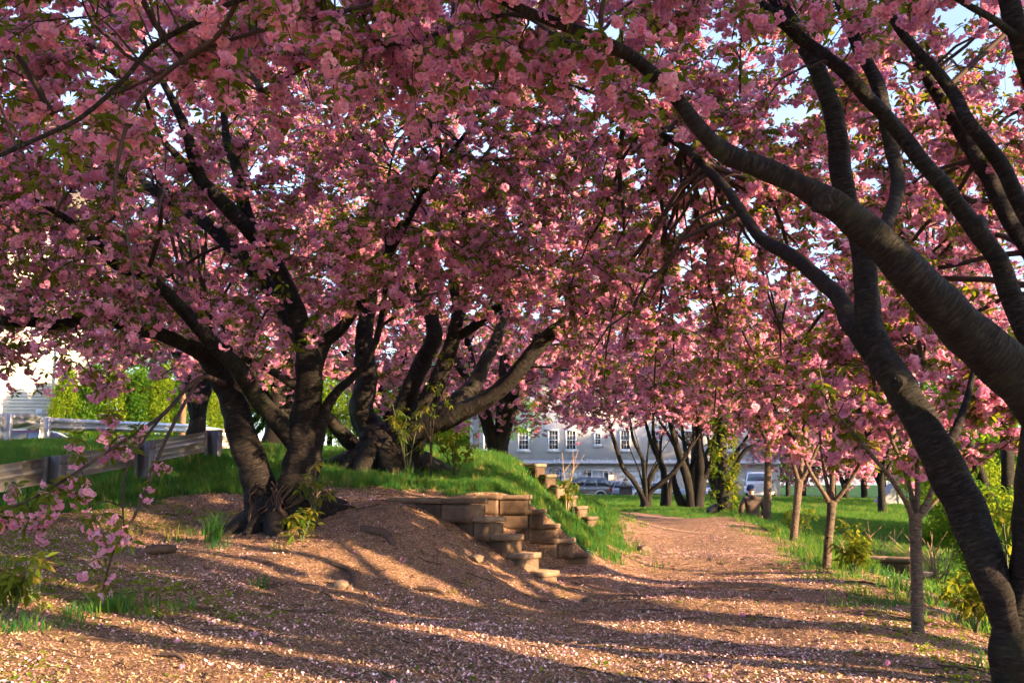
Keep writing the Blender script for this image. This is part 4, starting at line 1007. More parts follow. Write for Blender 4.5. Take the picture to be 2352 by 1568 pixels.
def window(root,x,y,z,w,h,cols,rows_,trim=.10,sill=True,ar=None,mt=None,curtain=None):
    """double-hung window on a wall that faces -y; x,z centre"""
    f=MB()
    for cx,cz,sx,sz in ((0,h/2+trim/2,w+2*trim,trim),(0,-h/2-trim/2,w+2*trim,trim),(-w/2-trim/2,0,trim,h),(w/2+trim/2,0,trim,h)):
        f.box((x+cx,y-.05,z+cz),(sx,.12,sz))
    fo_=f.build('window',mt or WHITE,root)
    MB().box((x,y-.02,z),(w,.02,h)).build('pane',curtain or GLASS,fo_)
    mu=MB(); mu.box((x,y-.045,z),(w,.05,.05))
    for hs in (-1,1):
        for i in range(1,cols): mu.box((x-w/2+w*i/cols,y-.036,z+hs*h/4),(.025,.018,h/2-.06))
        for i in range(1,rows_): mu.box((x,y-.034,z+hs*h/4+(i/rows_-.5)*h/2),(w-.02,.014,.025))
    mu.build('muntins',mt or WHITE,fo_)
    if sill: MB().box((x,y-.09,z-h/2-trim-.05),(w+2*trim+.3,.2,.1)).box((x,y-.07,z-h/2-trim-.13),(w+2*trim+.15,.14,.07)).build('sill',STUCCOT,fo_)
    return fo_
m,nt,b=mat('stucco'); n=noise(nt,2.2,5,.6,objco(nt)); nt.links.new(ramp(nt,n,[(.3,(.60,.56,.54)),(.7,(.67,.63,.60))]),b.inputs['Base Color']); b.inputs['Roughness'].default_value=.85
bump(nt,noise(nt,60,3,.6,objco(nt)),.3,.01,b); STUCCO=m
STUCCOT=plain('stucco_trim',(.52,.50,.50),.8,var=.06)
window(hl,-4.1,.02,4.6,1.0,1.5,2,1,.12,False)
window(hl,-6.6,.02,4.6,1.0,1.5,2,1,.12,False)
m,nt,b=mat('pale_brick'); o=objco(nt)
br=nd(nt,'ShaderNodeTexBrick'); mp=nd(nt,'ShaderNodeMapping'); mp.inputs['Rotation'].default_value=(R(90),0,0); nt.links.new(o,mp.inputs['Vector']); nt.links.new(mp.outputs[0],br.inputs['Vector'])
br.inputs['Color1'].default_value=(.46,.41,.36,1); br.inputs['Color2'].default_value=(.56,.51,.46,1); br.inputs['Mortar'].default_value=(.34,.31,.29,1)
br.inputs['Scale'].default_value=1.0; br.inputs['Mortar Size'].default_value=.006; br.inputs['Brick Width'].default_value=.21; br.inputs['Row Height'].default_value=.075
nt.links.new(br.outputs[0],b.inputs['Base Color']); b.inputs['Roughness'].default_value=.9; BRICKM=m
HY=80.0; HX=lambda px: (px-512)*HY/FPX; HZ=lambda py: CAM[2]+(480-py)*HY/FPX
hx0,hx1=HX(470),HX(778); gz0=-.3
hc=thing('stucco_house','long cream stucco house with pale brick ground floor behind the cars','house',((hx0+hx1)/2,HY,gz0))
ox=(hx0+hx1)/2; Wc=hx1-hx0
BT=HZ(463.8)-gz0
MB().box((0,5.2,BT/2),(Wc,10,BT)).build('ground_floor_wall',BRICKM,hc)
MB().box((0,5.1,(BT+9.2)/2),(Wc,10.1,9.2-BT)).build('wall',STUCCO,hc)
rf=MB(); rf.prism([(-.5,9.2),(10.6,9.2),(5,12)],0,-Wc/2-.5,Wc/2+.5); rf.build('roof',ROOFM,hc)
# flared skirt between the storeys with ribs
sk_=MB(); sk_.prism([(.05,BT-.02),(-.34,BT+.02),(-.34,BT+.1),(.05,BT+.42)],0,-Wc/2,Wc/2); skirt=sk_.build('skirt_roof',STUCCOT,hc)
for px_ in (554,558.5,581,586.5,590,597.5,606,616,640,668,676,690,705,730,752):
    x=HX(px_)-ox; MB().prism([(.0,BT+.06),(-.40,BT+.06),(-.40,BT+.16),(-.02,BT+.47)],0,x-.05,x+.05).build('rib',STUCCO,skirt)
CURT=plain('curtained_glass',(.20,.20,.17),.15,var=.35,scale=3,spec=.8)
for px0,px1,py0,py1,c_,r_ in ((518.5,528.5,431,449,3,2),(548.5,558,431,449,3,2),(566,575.5,431,449,3,2),(594.3,600.5,434,444,2,2),(484,493,431,449,3,2),(620,629,431,449,3,2),(652,661,431,449,3,2),(684.5,692,432,446,2,2),(726,735,431,449,3,2)):
    x0,x1=HX(px0)-ox,HX(px1)-ox; z1,z0=HZ(py0)-gz0,HZ(py1)-gz0
    window(hc,(x0+x1)/2,.02,(z0+z1)/2,x1-x0-.1,z1-z0,c_,r_,.12,True,mt=WHITE,curtain=CURT if int(px0)%2 else GLASS)
GAR=plain('garage_door',(.66,.66,.66),.5,var=.04)
for px0,px1 in ((559,582.5),(617,644),(746,762),(655,672)):
    x0,x1=HX(px0)-ox,HX(px1)-ox; zt=HZ(471)-gz0; cx=(x0+x1)/2; w=x1-x0
    gdr=MB().box((cx,.17,zt/2),(w,.04,zt)).build('garage_door',GAR,hc)
    for k in range(4):
        for i in range(4): MB().box((x0+w*(i+.5)/4,.142,zt*(k+.5)/4),(w/4-.1,.03,zt/4-.14)).build('panel',GAR,gdr)
    fm=MB(); fm.box((cx,.14,zt+.05),(w+.24,.1,.1)).box((x0-.06,.14,zt/2),(.12,.1,zt)).box((x1+.06,.14,zt/2),(.12,.1,zt)); fm.build('frame',STUCCOT,gdr)
DOORM=plain('grey_door',(.42,.41,.40),.45,var=.05)
for px0,px1 in ((586,608),(703,716)):
    x0,x1=HX(px0)-ox,HX(px1)-ox; zt=HZ(469.6)-gz0; cx=(x0+x1)/2; w=x1-x0
    dr=MB().box((cx,.17,zt/2-.05),(w*.5,.05,zt-.1)).build('door',DOORM,hc)
    MB().lathe([(.0,0),(.9,0),(1,.05),(.9,.1),(0,.1)],(0,0,0),20).mesh('o',None)
    ov=MB(); ov.tube([(cx,.135,zt*.58),(cx,.12,zt*.58)],[.26,.24],20); 
    oo=ov.build('oval_light',GLASS,dr); 
    fm=MB(); fm.box((cx,.10,zt),(w+.1,.12,.12))
    for xx in (x0,x0+w*.24,x1-w*.24,x1): fm.box((xx,.10,zt/2),(.09,.12,zt))
    fm.build('frame',WHITE,dr)
    for sx in (x0+w*.12,x1-w*.12): MB().box((sx,.16,zt*.55),(w*.2-.04,.02,zt*.72)).build('sidelight',GLASS,dr)
    MB().lathe([(.0,-.03),(.03,-.02),(.035,0),(.03,.02),(0,.03)],(cx+w*.2,.12,zt*.45),8).build('knob',STEEL,dr)
BRASS=plain('copper_lantern',(.22,.12,.07),.45,.6,var=.2)
GLOW,nt,b=mat('lamp_glow'); b.inputs['Base Color'].default_value=(.9,.7,.4,1); b.inputs['Emission Color'].default_value=(1,.62,.25,1); b.inputs['Emission Strength'].default_value=3.0; GLOW.cycles.emission_sampling='NONE'
FROST=plain('lantern_glass',(.45,.42,.38),.25,var=.1)
for px_,py_,lit in ((584.5,475,0),(610.3,476,1)):
    x,z=HX(px_),HZ(py_)
    s_=thing('wall_lantern','%s copper wall lantern beside the front door'%('glowing' if lit else 'unlit'),'lantern',(x,HY-.02,z),0,'wall lanterns by the door')
    MB().lathe([(.05,.2),(.16,.16),(.17,.12),(.05,.34),(.02,.42)][0:0] or [(.17,.12),(.16,.17),(.06,.28),(.03,.36),(.0,.38)],(0,-.2,0),8).build('cap',BRASS,s_)
    MB().lathe([(.08,-.2),(.13,.12)],(0,-.2,0),8).build('glass',GLOW if lit else FROST,s_)
    MB().tube([(0,-.02,-.05),(0,-.12,-.3),(0,-.2,-.2)],[.025]*3,8).build('bracket',BRASS,s_)
sg=thing('wall_plate','small white plate with dark marks on the brick beside the door','sign',(HX(610),HY+.16,HZ(470.2)))
MB().box((0,0,0),(.5,.03,.42)).build('plate',WHITE,sg)
mk=MB(); mk.tube([(-.13,-.02,.1),(-.17,-.02,.05),(-.13,-.02,0)],[.02]*3,6).tube([(.13,-.02,.1),(.17,-.02,.05),(.13,-.02,0)],[.02]*3,6).box((0,-.02,-.1),(.3,.012,.03)).build('marks',plain('sign_ink',(.1,.1,.12),.6),sg)

# ------------------------------------------------------------------ cars
def paint(name,c,metal=.3):
    m,nt,b=mat(name); b.inputs['Base Color'].default_value=(*c,1); b.inputs['Roughness'].default_value=.28; b.inputs['Metallic'].default_value=metal
    b.inputs['Coat Weight'].default_value=.6; b.inputs['Coat Roughness'].default_value=.08; return m
TYRE=plain('tyre_rubber',(.015,.015,.015),.85); RIM=plain('alloy_rim',(.5,.5,.52),.3,.8); CHROME=plain('chrome',(.7,.7,.7),.15,1)
TAIL,nt,b=mat('tail_lens'); b.inputs['Base Color'].default_value=(.35,.01,.012,1); b.inputs['Roughness'].default_value=.15
HEAD=plain('head_lens',(.7,.72,.74),.1,var=.05,spec=.8)
AUTOG,nt,b=mat('car_glass'); b.inputs['Base Color'].default_value=(.03,.045,.06,1); b.inputs['Roughness'].default_value=.04; b.inputs['Specular IOR Level'].default_value=1.0
def car(name,label,loc,ang,col,kind='suv',lower=None):
    t=thing(name,label,'car',loc,ang,'cars parked by the houses')
    L,Wd=(4.45,1.78)
    if kind=='suv':
        H=1.78; body=[(-2.2,.42),(-2.22,.72),(-2.15,1.02),(-1.2,1.1),(2.0,1.12),(2.2,1.0),(2.22,.6),(2.15,.40)]
        cab=[(-1.15,1.08),(-.45,1.66),(-.2,1.72),(1.75,1.72),(1.9,1.64),(2.1,1.10)]
    elif kind=='hatch':
        H=1.6; L=4.2; body=[(-2.05,.32),(-2.1,.6),(-2.0,.82),(-1.1,.98),(1.8,1.05),(2.0,.95),(2.05,.5),(1.95,.32)]
        cab=[(-1.2,.95),(-.3,1.48),(0,1.54),(1.2,1.5),(1.5,1.42),(1.95,1.0)]
    else:
        H=1.45; body=[(-2.25,.3),(-2.3,.55),(-2.2,.74),(-1.1,.9),(1.6,.95),(2.2,.92),(2.28,.6),(2.2,.32)]
        cab=[(-1.15,.88),(-.35,1.38),(0,1.43),(.9,1.41),(1.15,1.34),(1.85,.93)]
    hw=Wd/2
    def loft(profile,y0,y1,taper):
        """profile in x,z lofted across the car with rounded, narrowing flanks"""
        n=len(profile); V=[];F=[]
        cxm=sum(p[0] for p in profile)/n; zb=min(p[1] for p in profile); zt=max(p[1] for p in profile)
        secs=[(-1,.93),(-.96,.985),(-.8,1),(.8,1),(.96,.985),(1,.93)]
        for s,k in secs:
            for x,z in profile:
                tz=(z-zb)/(zt-zb); wy=hw*(1-taper*tz)
                V.append((cxm+(x-cxm)*k,s*wy,zb+(z-zb)*(k if abs(s)>.9 else 1)))
        for i in range(len(secs)-1):
            for k in range(n): F.append((i*n+k,i*n+(k+1)%n,(i+1)*n+(k+1)%n,(i+1)*n+k))
        F+=[tuple(range(n))[::-1],tuple(range((len(secs)-1)*n,len(secs)*n))]
        return V,F
    mb=MB(); mb.add(*loft(body,-hw,hw,.03)); bo=mb.build('body',col,t,bevel=.02)
    mb=MB(); mb.add(*loft(cab,-hw,hw,.17)); mb.build('cabin',col,t,bevel=.03)
    zb=cab[0][1]; zt=max(p[1] for p in cab)
    def flank(z): return hw*(1-.17*(z-zb)/(zt-zb))+.004
    # side glass: panes set into the cabin between the pillars
    def topx(x):
        return x
    z0,z1=zb+.06,zt-.10
    xf0=np.interp(z0,[p[1] for p in cab[:3]],[p[0] for p in cab[:3]])+.12; xf1=np.interp(z1,[p[1] for p in cab[:3]],[p[0] for p in cab[:3]])+.12
    rr_=cab[::-1]; xr0=np.interp(z0,[p[1] for p in rr_[:3]],[p[0] for p in rr_[:3]])-.14; xr1=np.interp(z1,[p[1] for p in rr_[:3]],[p[0] for p in rr_[:3]])-.14
    cuts=[0,.36,.70,1] if kind!='sedan' else [0,.48,1]
    for s in (-1,1):
        for i in range(len(cuts)-1):
            a_,b_=cuts[i]+(.012 if i else 0),cuts[i+1]-(.012 if i<len(cuts)-2 else 0)
            q=[(xf0+(xr0-xf0)*a_,z0),(xf0+(xr0-xf0)*b_,z0),(xf1+(xr1-xf1)*b_,z1),(xf1+(xr1-xf1)*a_,z1)]
            V=[(x,s*(flank(z)+o_),z) for o_ in (-.01,.006) for x,z in q]
            m_=MB(); m_.add(V,[(0,1,2,3)[::-1],(4,5,6,7),(0,1,5,4),(1,2,6,5),(2,3,7,6),(3,0,4,7)]); m_.build('side_window',AUTOG,t)
    def screen(pa,pb,nm):
        a_=np.array(pa);b_=np.array(pb); d_=b_-a_; nrm=np.array([-d_[1],d_[0]])/np.linalg.norm(d_)
        if nm=='windscreen': nrm=nrm
        else: nrm=nrm
        cx=np.mean([p[0] for p in cab]); mid=(a_+b_)/2
        if np.dot(nrm,mid-np.array([cx,zb]))<0: nrm=-nrm
        V=[]
        for o_ in (-.012,.012):
            for f_,sg_ in ((.12,-1),(.12,1),(.9,1),(.9,-1)):
                p_=a_+d_*f_+nrm*o_; V.append((p_[0],sg_*(flank(p_[1])-.09),p_[1]))
        m_=MB(); m_.add(V,[(0,1,2,3)[::-1],(4,5,6,7),(0,1,5,4),(1,2,6,5),(2,3,7,6),(3,0,4,7)]); m_.build(nm,AUTOG,t)
    screen(cab[0],cab[1],'windscreen'); screen(cab[-1],cab[-2],'rear_window')
    if kind=='suv':
        mb=MB()
        for s in (-1,1): mb.tube([(-.3,s*.62,1.73),(-.2,s*.62,1.79),(1.5,s*.62,1.79),(1.6,s*.62,1.73)],[.02]*4,6)
        mb.build('roof_rack',CHROME,t)
    low=lower or DARK
    for wx in (-1.35,1.32):
        for s in (-1,1):
            mb=MB(); yy=s*(hw-.1); rad=.35 if kind=='suv' else .31
            mb.tube([(wx,yy-.1,rad),(wx,yy-.08,rad),(wx,yy+.08,rad),(wx,yy+.1,rad)],[rad*.93,rad,rad,rad*.93],20)
            w_=mb.build('wheel',TYRE,t); MB().tube([(wx,yy+s*.095,rad),(wx,yy+s*.112,rad)],[rad*.62,rad*.5],16).build('rim',RIM,w_)
            ar=MB(); pts=[(wx+(rad+.1)*math.cos(a),s*(hw+.012),rad+(rad+.1)*math.sin(a)) for a in np.linspace(.05,math.pi-.05,10)]
            ar.tube(pts,[.055]*10,6); ar.build('wheel_arch',low,t)
    mb=MB()
    for s in (-1,1): mb.box((0,s*(hw+.008),.5),(1.9,.03,.16))
    mb.build('sill_cladding',low,t)
    for s in (-1,1):
        xh,xt_=body[1][0],body[-2][0]
        MB().box((xh+.06,s*(hw-.22),body[2][1]-.12),(.12,.3,.14)).build('headlight',HEAD,t,bevel=.02)
        MB().box((xt_-.06,s*(hw-.08),body[-3][1]-.14),(.16,.2,.3)).build('tail_light',TAIL,t,bevel=.02)
        MB().box((cab[0][0]+.25,s*(hw+.1),cab[0][1]+.1),(.1,.2,.15)).build('mirror',col,t,bevel=.03)
        for xx in (-.2,.75): MB().box((xx+.35,s*(hw+.012),body[3][1]-.14),(.2,.03,.035)).build('door_handle',CHROME,t)
    MB().box((body[0][0]-.01,0,.42),(.1,Wd*.86,.2)).build('front_bumper',low,t,bevel=.02)
    MB().box((body[-1][0]+.05,0,.46),(.1,Wd*.86,.2)).build('rear_bumper',low,t,bevel=.02)
    return t
def onground(px,d): x=(px-512)*d/FPX; return (x,d,h1(x,d))
SILV=paint('silver_cladding',(.42,.42,.42),.5)
car('parked_car','dark grey four-wheel drive with silver wheel arches and roof rack',onground(578,72),R(14),paint('graphite_paint',(.055,.06,.075),.5),'suv',SILV)
car('parked_car','blue-grey hatchback half hidden behind the dark four-wheel drive',onground(607,76.5),R(20),paint('blue_grey_paint',(.16,.22,.33),.4),'hatch')
car('parked_car','silver car mostly hidden behind the many-stemmed cherry',onground(654,73),R(5),paint('pale_silver_paint',(.50,.55,.60),.4),'sedan')
car('parked_car','pale blue sedan with its windscreen showing left of the vine-wrapped trunk',onground(708,70),R(62),paint('pale_blue_paint',(.55,.62,.70),.2),'sedan')
car('parked_car','white four-wheel drive facing the lawn behind the walking person',onground(757,64),R(78),paint('white_paint',(.75,.76,.78),0),'suv',paint('white_trim_paint',(.7,.7,.72),0))
car('parked_car','dark red and blue sedan behind the crest of the left lawn',(-14.6,31.5,1.28),R(183),paint('maroon_paint',(.10,.03,.06),.5),'sedan')
# retaining wall of pale stones behind that car
sw=thing('stone_wall','low wall of pale squared stones behind the sedan on the left','wall',(-19,37.4,1.3),R(4))
STONE=stonemat('pale_stone',(.26,.20,.15),(.42,.34,.26),(.56,.47,.37))
SB=[block_mesh('stone',.34+.05*i,.3,.2,STONE,50+i,.016) for i in range(3)]
for c_ in range(7):
    x=-4+(.17 if c_%2 else 0); i=c_
    while x<10.5:
        w_=.34+.05*(i%3); x+=w_; add_obj('stone',SB[i%3],sw,loc=(x,.012*c_,.2+.2*c_)); i+=1

# ------------------------------------------------------------------ street furniture
WOOD=plain('pole_wood',(.22,.13,.085),.85,var=.25,scale=5,bumps=.3)
def pole(label,px,py0,d,r,m_,h=8,name='utility_pole'):
    x=(px-512)*d/FPX; z=h1(x,d); t=thing(name,label,'pole',(x,d,z))
    MB().tube([(0,0,-.3),(0,0,h*.5),(.02,0,h)],[r,r*.9,r*.75],14).build('shaft',m_,t,True)
    mb=MB(); mb.box((0,-.05,h-.7),(2.2,.1,.12)).build('cross_arm',m_,t)
    for s in (-.9,-.3,.3,.9): MB().lathe([(.03,0),(.06,.03),(.04,.07),(.06,.1),(.02,.14)],(s,-.05,h-.64),8).build('insulator',FROST,t)
pole('brown wooden pole standing beyond the far guardrail',183,420,41,.14,WOOD)
pole('grey pole rising behind the mound, right of the dark cherry',476,450,45,.16,plain('weathered_pole',(.30,.31,.31),.8,var=.2,scale=5,bumps=.3))
lp=thing('pier_lantern','copper lantern on a dark brick pier beside the parked cars','lantern',onground(624.5,66))
z_=lp.location.z; zt=CAM[2]+(480-486.7)*66/FPX-z_; ztop=CAM[2]+(480-475.6)*66/FPX-z_
MB().box((0,0,zt/2-.15),(.78,.78,zt+.3)).build('pier',stonemat('dark_brick',(.05,.04,.04),(.09,.07,.07),(.13,.10,.10)),lp,bevel=.02)
MB().box((0,0,zt+.03),(.95,.95,.09)).build('pier_cap',stonemat('pier_cap',(.07,.06,.06),(.1,.09,.09),(.15,.13,.13)),lp,bevel=.02)
hL=ztop-zt
MB().lathe([(.10,.07),(.05,.12),(.04,hL*.25),(.08,hL*.3)],(0,0,zt),10).build('stem',BRASS,lp)
MB().lathe([(.08,hL*.3),(.15,hL*.62)],(0,0,zt),8).build('glass',FROST,lp)
MB().lathe([(.18,hL*.62),(.18,hL*.67),(.10,hL*.78),(.03,hL*.82),(.02,hL)],(0,0,zt),8).build('roof',BRASS,lp)
IRON=plain('black_iron',(.02,.022,.025),.5,.4,var=.2)
d=58; gx=(555-512)*d/FPX; gt=thing('iron_gate','black iron gate panel with scrollwork beside the dark four-wheel drive','gate',(gx,d,h1(gx,d)))
gh=CAM[2]+(480-469.7)*d/FPX-h1(gx,d)
for s in (-.32,.32): MB().box((s,0,gh/2-.1),(.05,.05,gh+.2)).build('post',IRON,gt)
for z in (.1,gh*.72,gh-.03): MB().box((0,0,z),(.62,.04,.05)).build('rail',IRON,gt)
for i in range(7): MB().box((-.26+.087*i,0,gh*.4),(.05,.03,gh*.66)).build('bar',IRON,gt)
for s in (-.14,.14):
    MB().tube([(s+.09*math.cos(a)*(1-a/12),0,gh*.86+.09*math.sin(a)*(1-a/12)) for a in np.linspace(0,9,16)],[.018]*16,6).build('scroll',IRON,gt)
MB().tube([(-.32,0,gh),(-.2,0,gh+.08),(0,0,gh+.12),(.2,0,gh+.08),(.32,0,gh)],[.025]*5,8).build('arched_top',IRON,gt)

# ------------------------------------------------------------------ person and bag
def skin(name,joints,edges,parent,m_,sub=2,root=0):
    me=bpy.data.meshes.new(name); me.from_pydata([j[:3] for j in joints],edges,[]); me.materials.append(m_)
    o=add_obj(name,me,parent)
    md=o.modifiers.new('skin','SKIN'); md.use_smooth_shade=True
    if not me.skin_vertices:
        bm=bmesh.new(); bm.from_mesh(me); bm.verts.layers.skin.verify(); bm.to_mesh(me); bm.free()
    for i,j in enumerate(joints):
        v=me.skin_vertices[0].data[i]; v.radius=(j[3],j[4] if len(j)>4 else j[3]); v.use_root=(i==root)
    s=o.modifiers.new('sub','SUBSURF'); s.levels=sub; s.render_levels=sub
    return o
d=27.0; px_=(749.5-512)*d/FPX; pz=h1(px_,d)+.04
pr=thing('person','person in dark brown jacket and blue knit cap, seen from behind','person',(px_,d,pz),R(4))
SKINM=plain('skin',(.42,.25,.18),.6,var=.05); JACK=plain('brown_jacket',(.075,.052,.043),.85,var=.25,scale=5,bumps=.3); TROU=plain('dark_trousers',(.03,.032,.04),.85,var=.2); CAPB=plain('blue_knit_cap',(.03,.055,.13),.9,var=.25,scale=20,bumps=.5); SHOE=plain('dark_shoe',(.02,.018,.016),.6)
J=[(0,0,.95,.14,.12),(0,0,1.15,.15,.12),(0,.01,1.35,.18,.12),(0,.02,1.47,.10,.09),(0,.05,1.55,.055),(0,.09,1.62,.085,.10),(0,.10,1.70,.085,.10),(0,.09,1.76,.05),
   (.19,.01,1.42,.065),(.29,-.02,1.17,.048),(.28,.16,.98,.035),(.27,.22,.92,.03,.04),(-.19,.01,1.42,.065),(-.29,-.02,1.17,.048),(-.28,.16,.98,.035),(-.27,.22,.92,.03,.04),
   (.09,0,.88,.09),(.10,.06,.48,.06),(.10,-.02,.09,.045),(.10,.12,.04,.04),(-.09,0,.88,.09),(-.10,-.06,.48,.06),(-.10,-.20,.11,.045),(-.10,-.08,.04,.04),
   (.27,.26,.87,.012),(.265,.28,.84,.009),(-.27,.26,.87,.012),(-.265,.28,.84,.009),(.245,.24,.885,.011),(-.245,.24,.885,.011)]
E=[(0,1),(1,2),(2,3),(3,4),(4,5),(5,6),(6,7),(2,8),(8,9),(9,10),(10,11),(2,12),(12,13),(13,14),(14,15),(0,16),(16,17),(17,18),(18,19),(0,20),(20,21),(21,22),(22,23),(11,24),(24,25),(15,26),(26,27),(11,28),(15,29)]
skin('body',J,E,pr,SKINM)
JJ=[(0,0,.86,.20,.15),(0,0,1.02,.19,.15),(0,0,1.20,.20,.155),(0,.01,1.37,.215,.15),(0,.02,1.48,.13,.11),(0,.04,1.54,.085,.085),
    (.21,.01,1.42,.088),(.32,-.03,1.17,.078),(.305,.13,.99,.062),(-.21,.01,1.42,.088),(-.32,-.03,1.17,.078),(-.305,.13,.99,.062)]
skin('jacket',JJ,[(0,1),(1,2),(2,3),(3,4),(4,5),(3,6),(6,7),(7,8),(3,9),(9,10),(10,11)],pr,JACK)
skin('hood',[(-.08,-.06,1.47,.05),(0,-.10,1.45,.06),(.08,-.06,1.47,.05)],[(0,1),(1,2)],pr,JACK)
skin('trousers',[(0,0,.9,.16,.13),(.10,.0,.80,.115),(.11,.06,.48,.085),(.105,-.02,.12,.07),(-.10,.0,.80,.115),(-.11,-.05,.48,.085),(-.105,-.20,.14,.07)],[(0,1),(1,2),(2,3),(0,4),(4,5),(5,6)],pr,TROU)
for s,yy in ((.1,.04),(-.1,-.14)): MB().box((s,yy,.05),(.1,.27,.1),taper=(.8,.75)).build('shoe',SHOE,pr,bevel=.025)
MB().lathe([(.112,1.655),(.118,1.68),(.116,1.72),(.10,1.77),(.06,1.805),(.02,1.815)],(0,.095,0),18).build('knit_cap',CAPB,pr,True)
MB().lathe([(.119,1.65),(.123,1.66),(.123,1.70),(.118,1.705)],(0,.095,0),18).build('cap_brim',plain('cap_band',(.05,.05,.10),.9,var=.4,scale=30),pr,True)
d=34.5; bx=(708.5-512)*d/FPX; bgt=thing('bag','slumped black bag on the grass beside the vine-wrapped trunk','bag',(bx,d,h1(bx,d)))
BAGM=plain('black_bag',(.012,.013,.016),.4,var=.3,scale=8,bumps=.6)
skin('sack',[(-.34,0,.10,.12,.16),(-.12,0,.22,.22,.24),(.12,0,.34,.26,.26),(.30,.02,.44,.17,.18),(.36,.02,.62,.06,.06)],[(0,1),(1,2),(2,3),(3,4)],bgt,BAGM,root=2); bgt.scale=(.55,.55,.6)
MB().tube([(.30,0,.55),(.42,-.05,.7),(.5,0,.58)],[.02]*3,6).build('strap',BAGM,bgt)
d=52; tx=(885-512)*d/FPX; tp_=thing('tarp','pale grey sheet propped like a tent on the far lower lawn','tarp',(tx,d,h1(tx,d))); tp_.scale=(.6,.6,.6)
MB().prism([(-1.3,0),(1.1,0),(.5,1.75),(.3,1.8)],1,-.9,.9).build('sheet',plain('tarp_cloth',(.25,.27,.31),.6,var=.15,scale=3,bumps=.5),tp_,bevel=.04)
MB().tube([(.4,-.95,-.1),(.4,-.95,1.85)],[.03,.03],8).build('prop',WOOD,tp_)
def at_(px,d): return ((px-512)*d/FPX,d)
# ------------------------------------------------------------------ hedges, green trees, shrubs
def greenery(name,label,cat,base,H,rad,n,ng,seed,scale,shape='column',trunk=.08,group=None,keep=None):
    r=np.random.default_rng(seed); x0,y0=base; z0=h1(x0,y0); t=thing(name,label,cat,(x0,y0,z0),group=group)
    if trunk:
        limb_mesh('trunk',[(x0,y0,z0-.1,trunk*1.3),(x0+.02,y0,z0+H*.3,trunk),(x0,y0+.05,z0+H*.6,trunk*.6),(x0,y0,z0+H*.9,trunk*.2)],8,BARK,np.array([x0,y0,z0]),.1,.3,seed,t)
    if shape!='column' and trunk:
        q=random.Random(seed)
        for i in range(6):
            a=i*1.05+q.uniform(-.3,.3); s0=H*q.uniform(.15,.45)
            limb_mesh('limb',[(x0,y0,z0+s0,trunk*.6),(x0+math.cos(a)*rad*.4,y0+math.sin(a)*rad*.4,z0+s0+H*.22,trunk*.4),(x0+math.cos(a)*rad*.8,y0+math.sin(a)*rad*.8,z0+s0+H*.36,trunk*.12)],6,BARK,np.array([x0,y0,z0]),.1,.3,seed+i,t)
    if shape=='column':
        u=r.random(n)**.8; a=r.random(n)*6.283; w=rad*np.minimum(1,(1-u)*1.9)**.6*(.55+.45*r.random(n)**.4)*(1+.18*np.sin(a*3+u*9+seed))
        p=np.c_[np.cos(a)*w,np.sin(a)*w,.05+u*H]
    else:
        k=r.integers(0,9,n); c=np.random.default_rng(seed+1).normal(size=(9,3))*np.array([.45,.45,.22])
        u=r.normal(size=(n,3)); u/=np.linalg.norm(u,axis=1)[:,None]; rr=(.5+.5*r.random(n)**.5)[:,None]
        p=(c[k]+u*rr*.55)*np.array([rad,rad,H*.5]); p[:,2]+=H*(.62 if trunk>.05 else .5); p=p[p[:,2]>.05]
    if keep is not None: p=p[keep(p+np.array([x0,y0,z0]),r)]
    n=len(p); instances('crown',ng,4,p,np.c_[r.normal(size=n)*.6,r.normal(size=n)*.6,r.random(n)*6.28],scale*(.7+.6*r.random(n)),t,r)
    return t
ords=['first','second','third','fourth','fifth','sixth','seventh']
for i in range(7):
    d=46+.35*i; px_=66+24*i
    greenery('arborvitae','upright green arborvitae, %s of the hedge row counted from the siding house'%ords[i],'hedge tree',((px_-512)*d/FPX,d),3.3+.5*((i*7)%3)/2,.62,800,NG_LM if i%2==0 else NG_GL,400+i,1.7,'column',.06,'arborvitae hedge row')
for i,(px_,d,H,rad,lab) in enumerate(((250,60,8,4,'green broadleaf tree behind the hedge row'),(330,58,7,4,'green tree showing between the trunks of the first two cherries'),(430,56,7.5,4,'pale green tree behind the dark cherry'),(150,64,9,4.5,'tall green tree behind the siding house'),(990,34,3.4,2.6,'green tree at the right edge beyond the lower lawn'),(1070,30,3.6,3.0,'broad green tree just past the right edge'),(955,48,7,3.8,'green tree far behind the lower lawn'),(860,62,7,4,'green tree closing the lawn at the far right'),(1175,57,14,6,'tall tree off to the right that shades the houses, nearest'),(1138,62,14.5,6,'tall tree off to the right that shades the houses, second'),(1106,67,14,6,'tall tree off to the right that shades the houses, third'),(1078,72,14,6,'tall tree off to the right that shades the houses, furthest'))):
    greenery('broadleaf_tree',lab,'tree',((px_-512)*d/FPX,d),H,rad,(3200 if i>7 else 1500),NG_LM if i%3==1 and i<8 else NG_GL,430+i,(4.2 if i>7 else 2.6) if d>40 else 2.2,'round',.16,'green trees around the park')
for i,(px_,d,H,rad,ng,lab) in enumerate(((1010,17,2.3,1.2,NG_LM,'lime green shrub behind the forked base of the leaning tree'),(985,22,2.6,1.5,NG_GL,'dense green shrub on the bank beyond the leaning trunk'),(1000,26,3.2,1.8,NG_LM,'tall yellow-green shrub at the right edge'),(1035,14,1.7,1.0,NG_GL,'low green shrub at the right edge beside the trunk'),(950,30,.8,.9,NG_GL,'dark low bush on the lower lawn'))):
    greenery('shrub',lab,'shrub',((px_-512)*d/FPX,d),H,rad,700,ng,450+i,1.3,'round',.03,'shrubs on the right-hand bank')
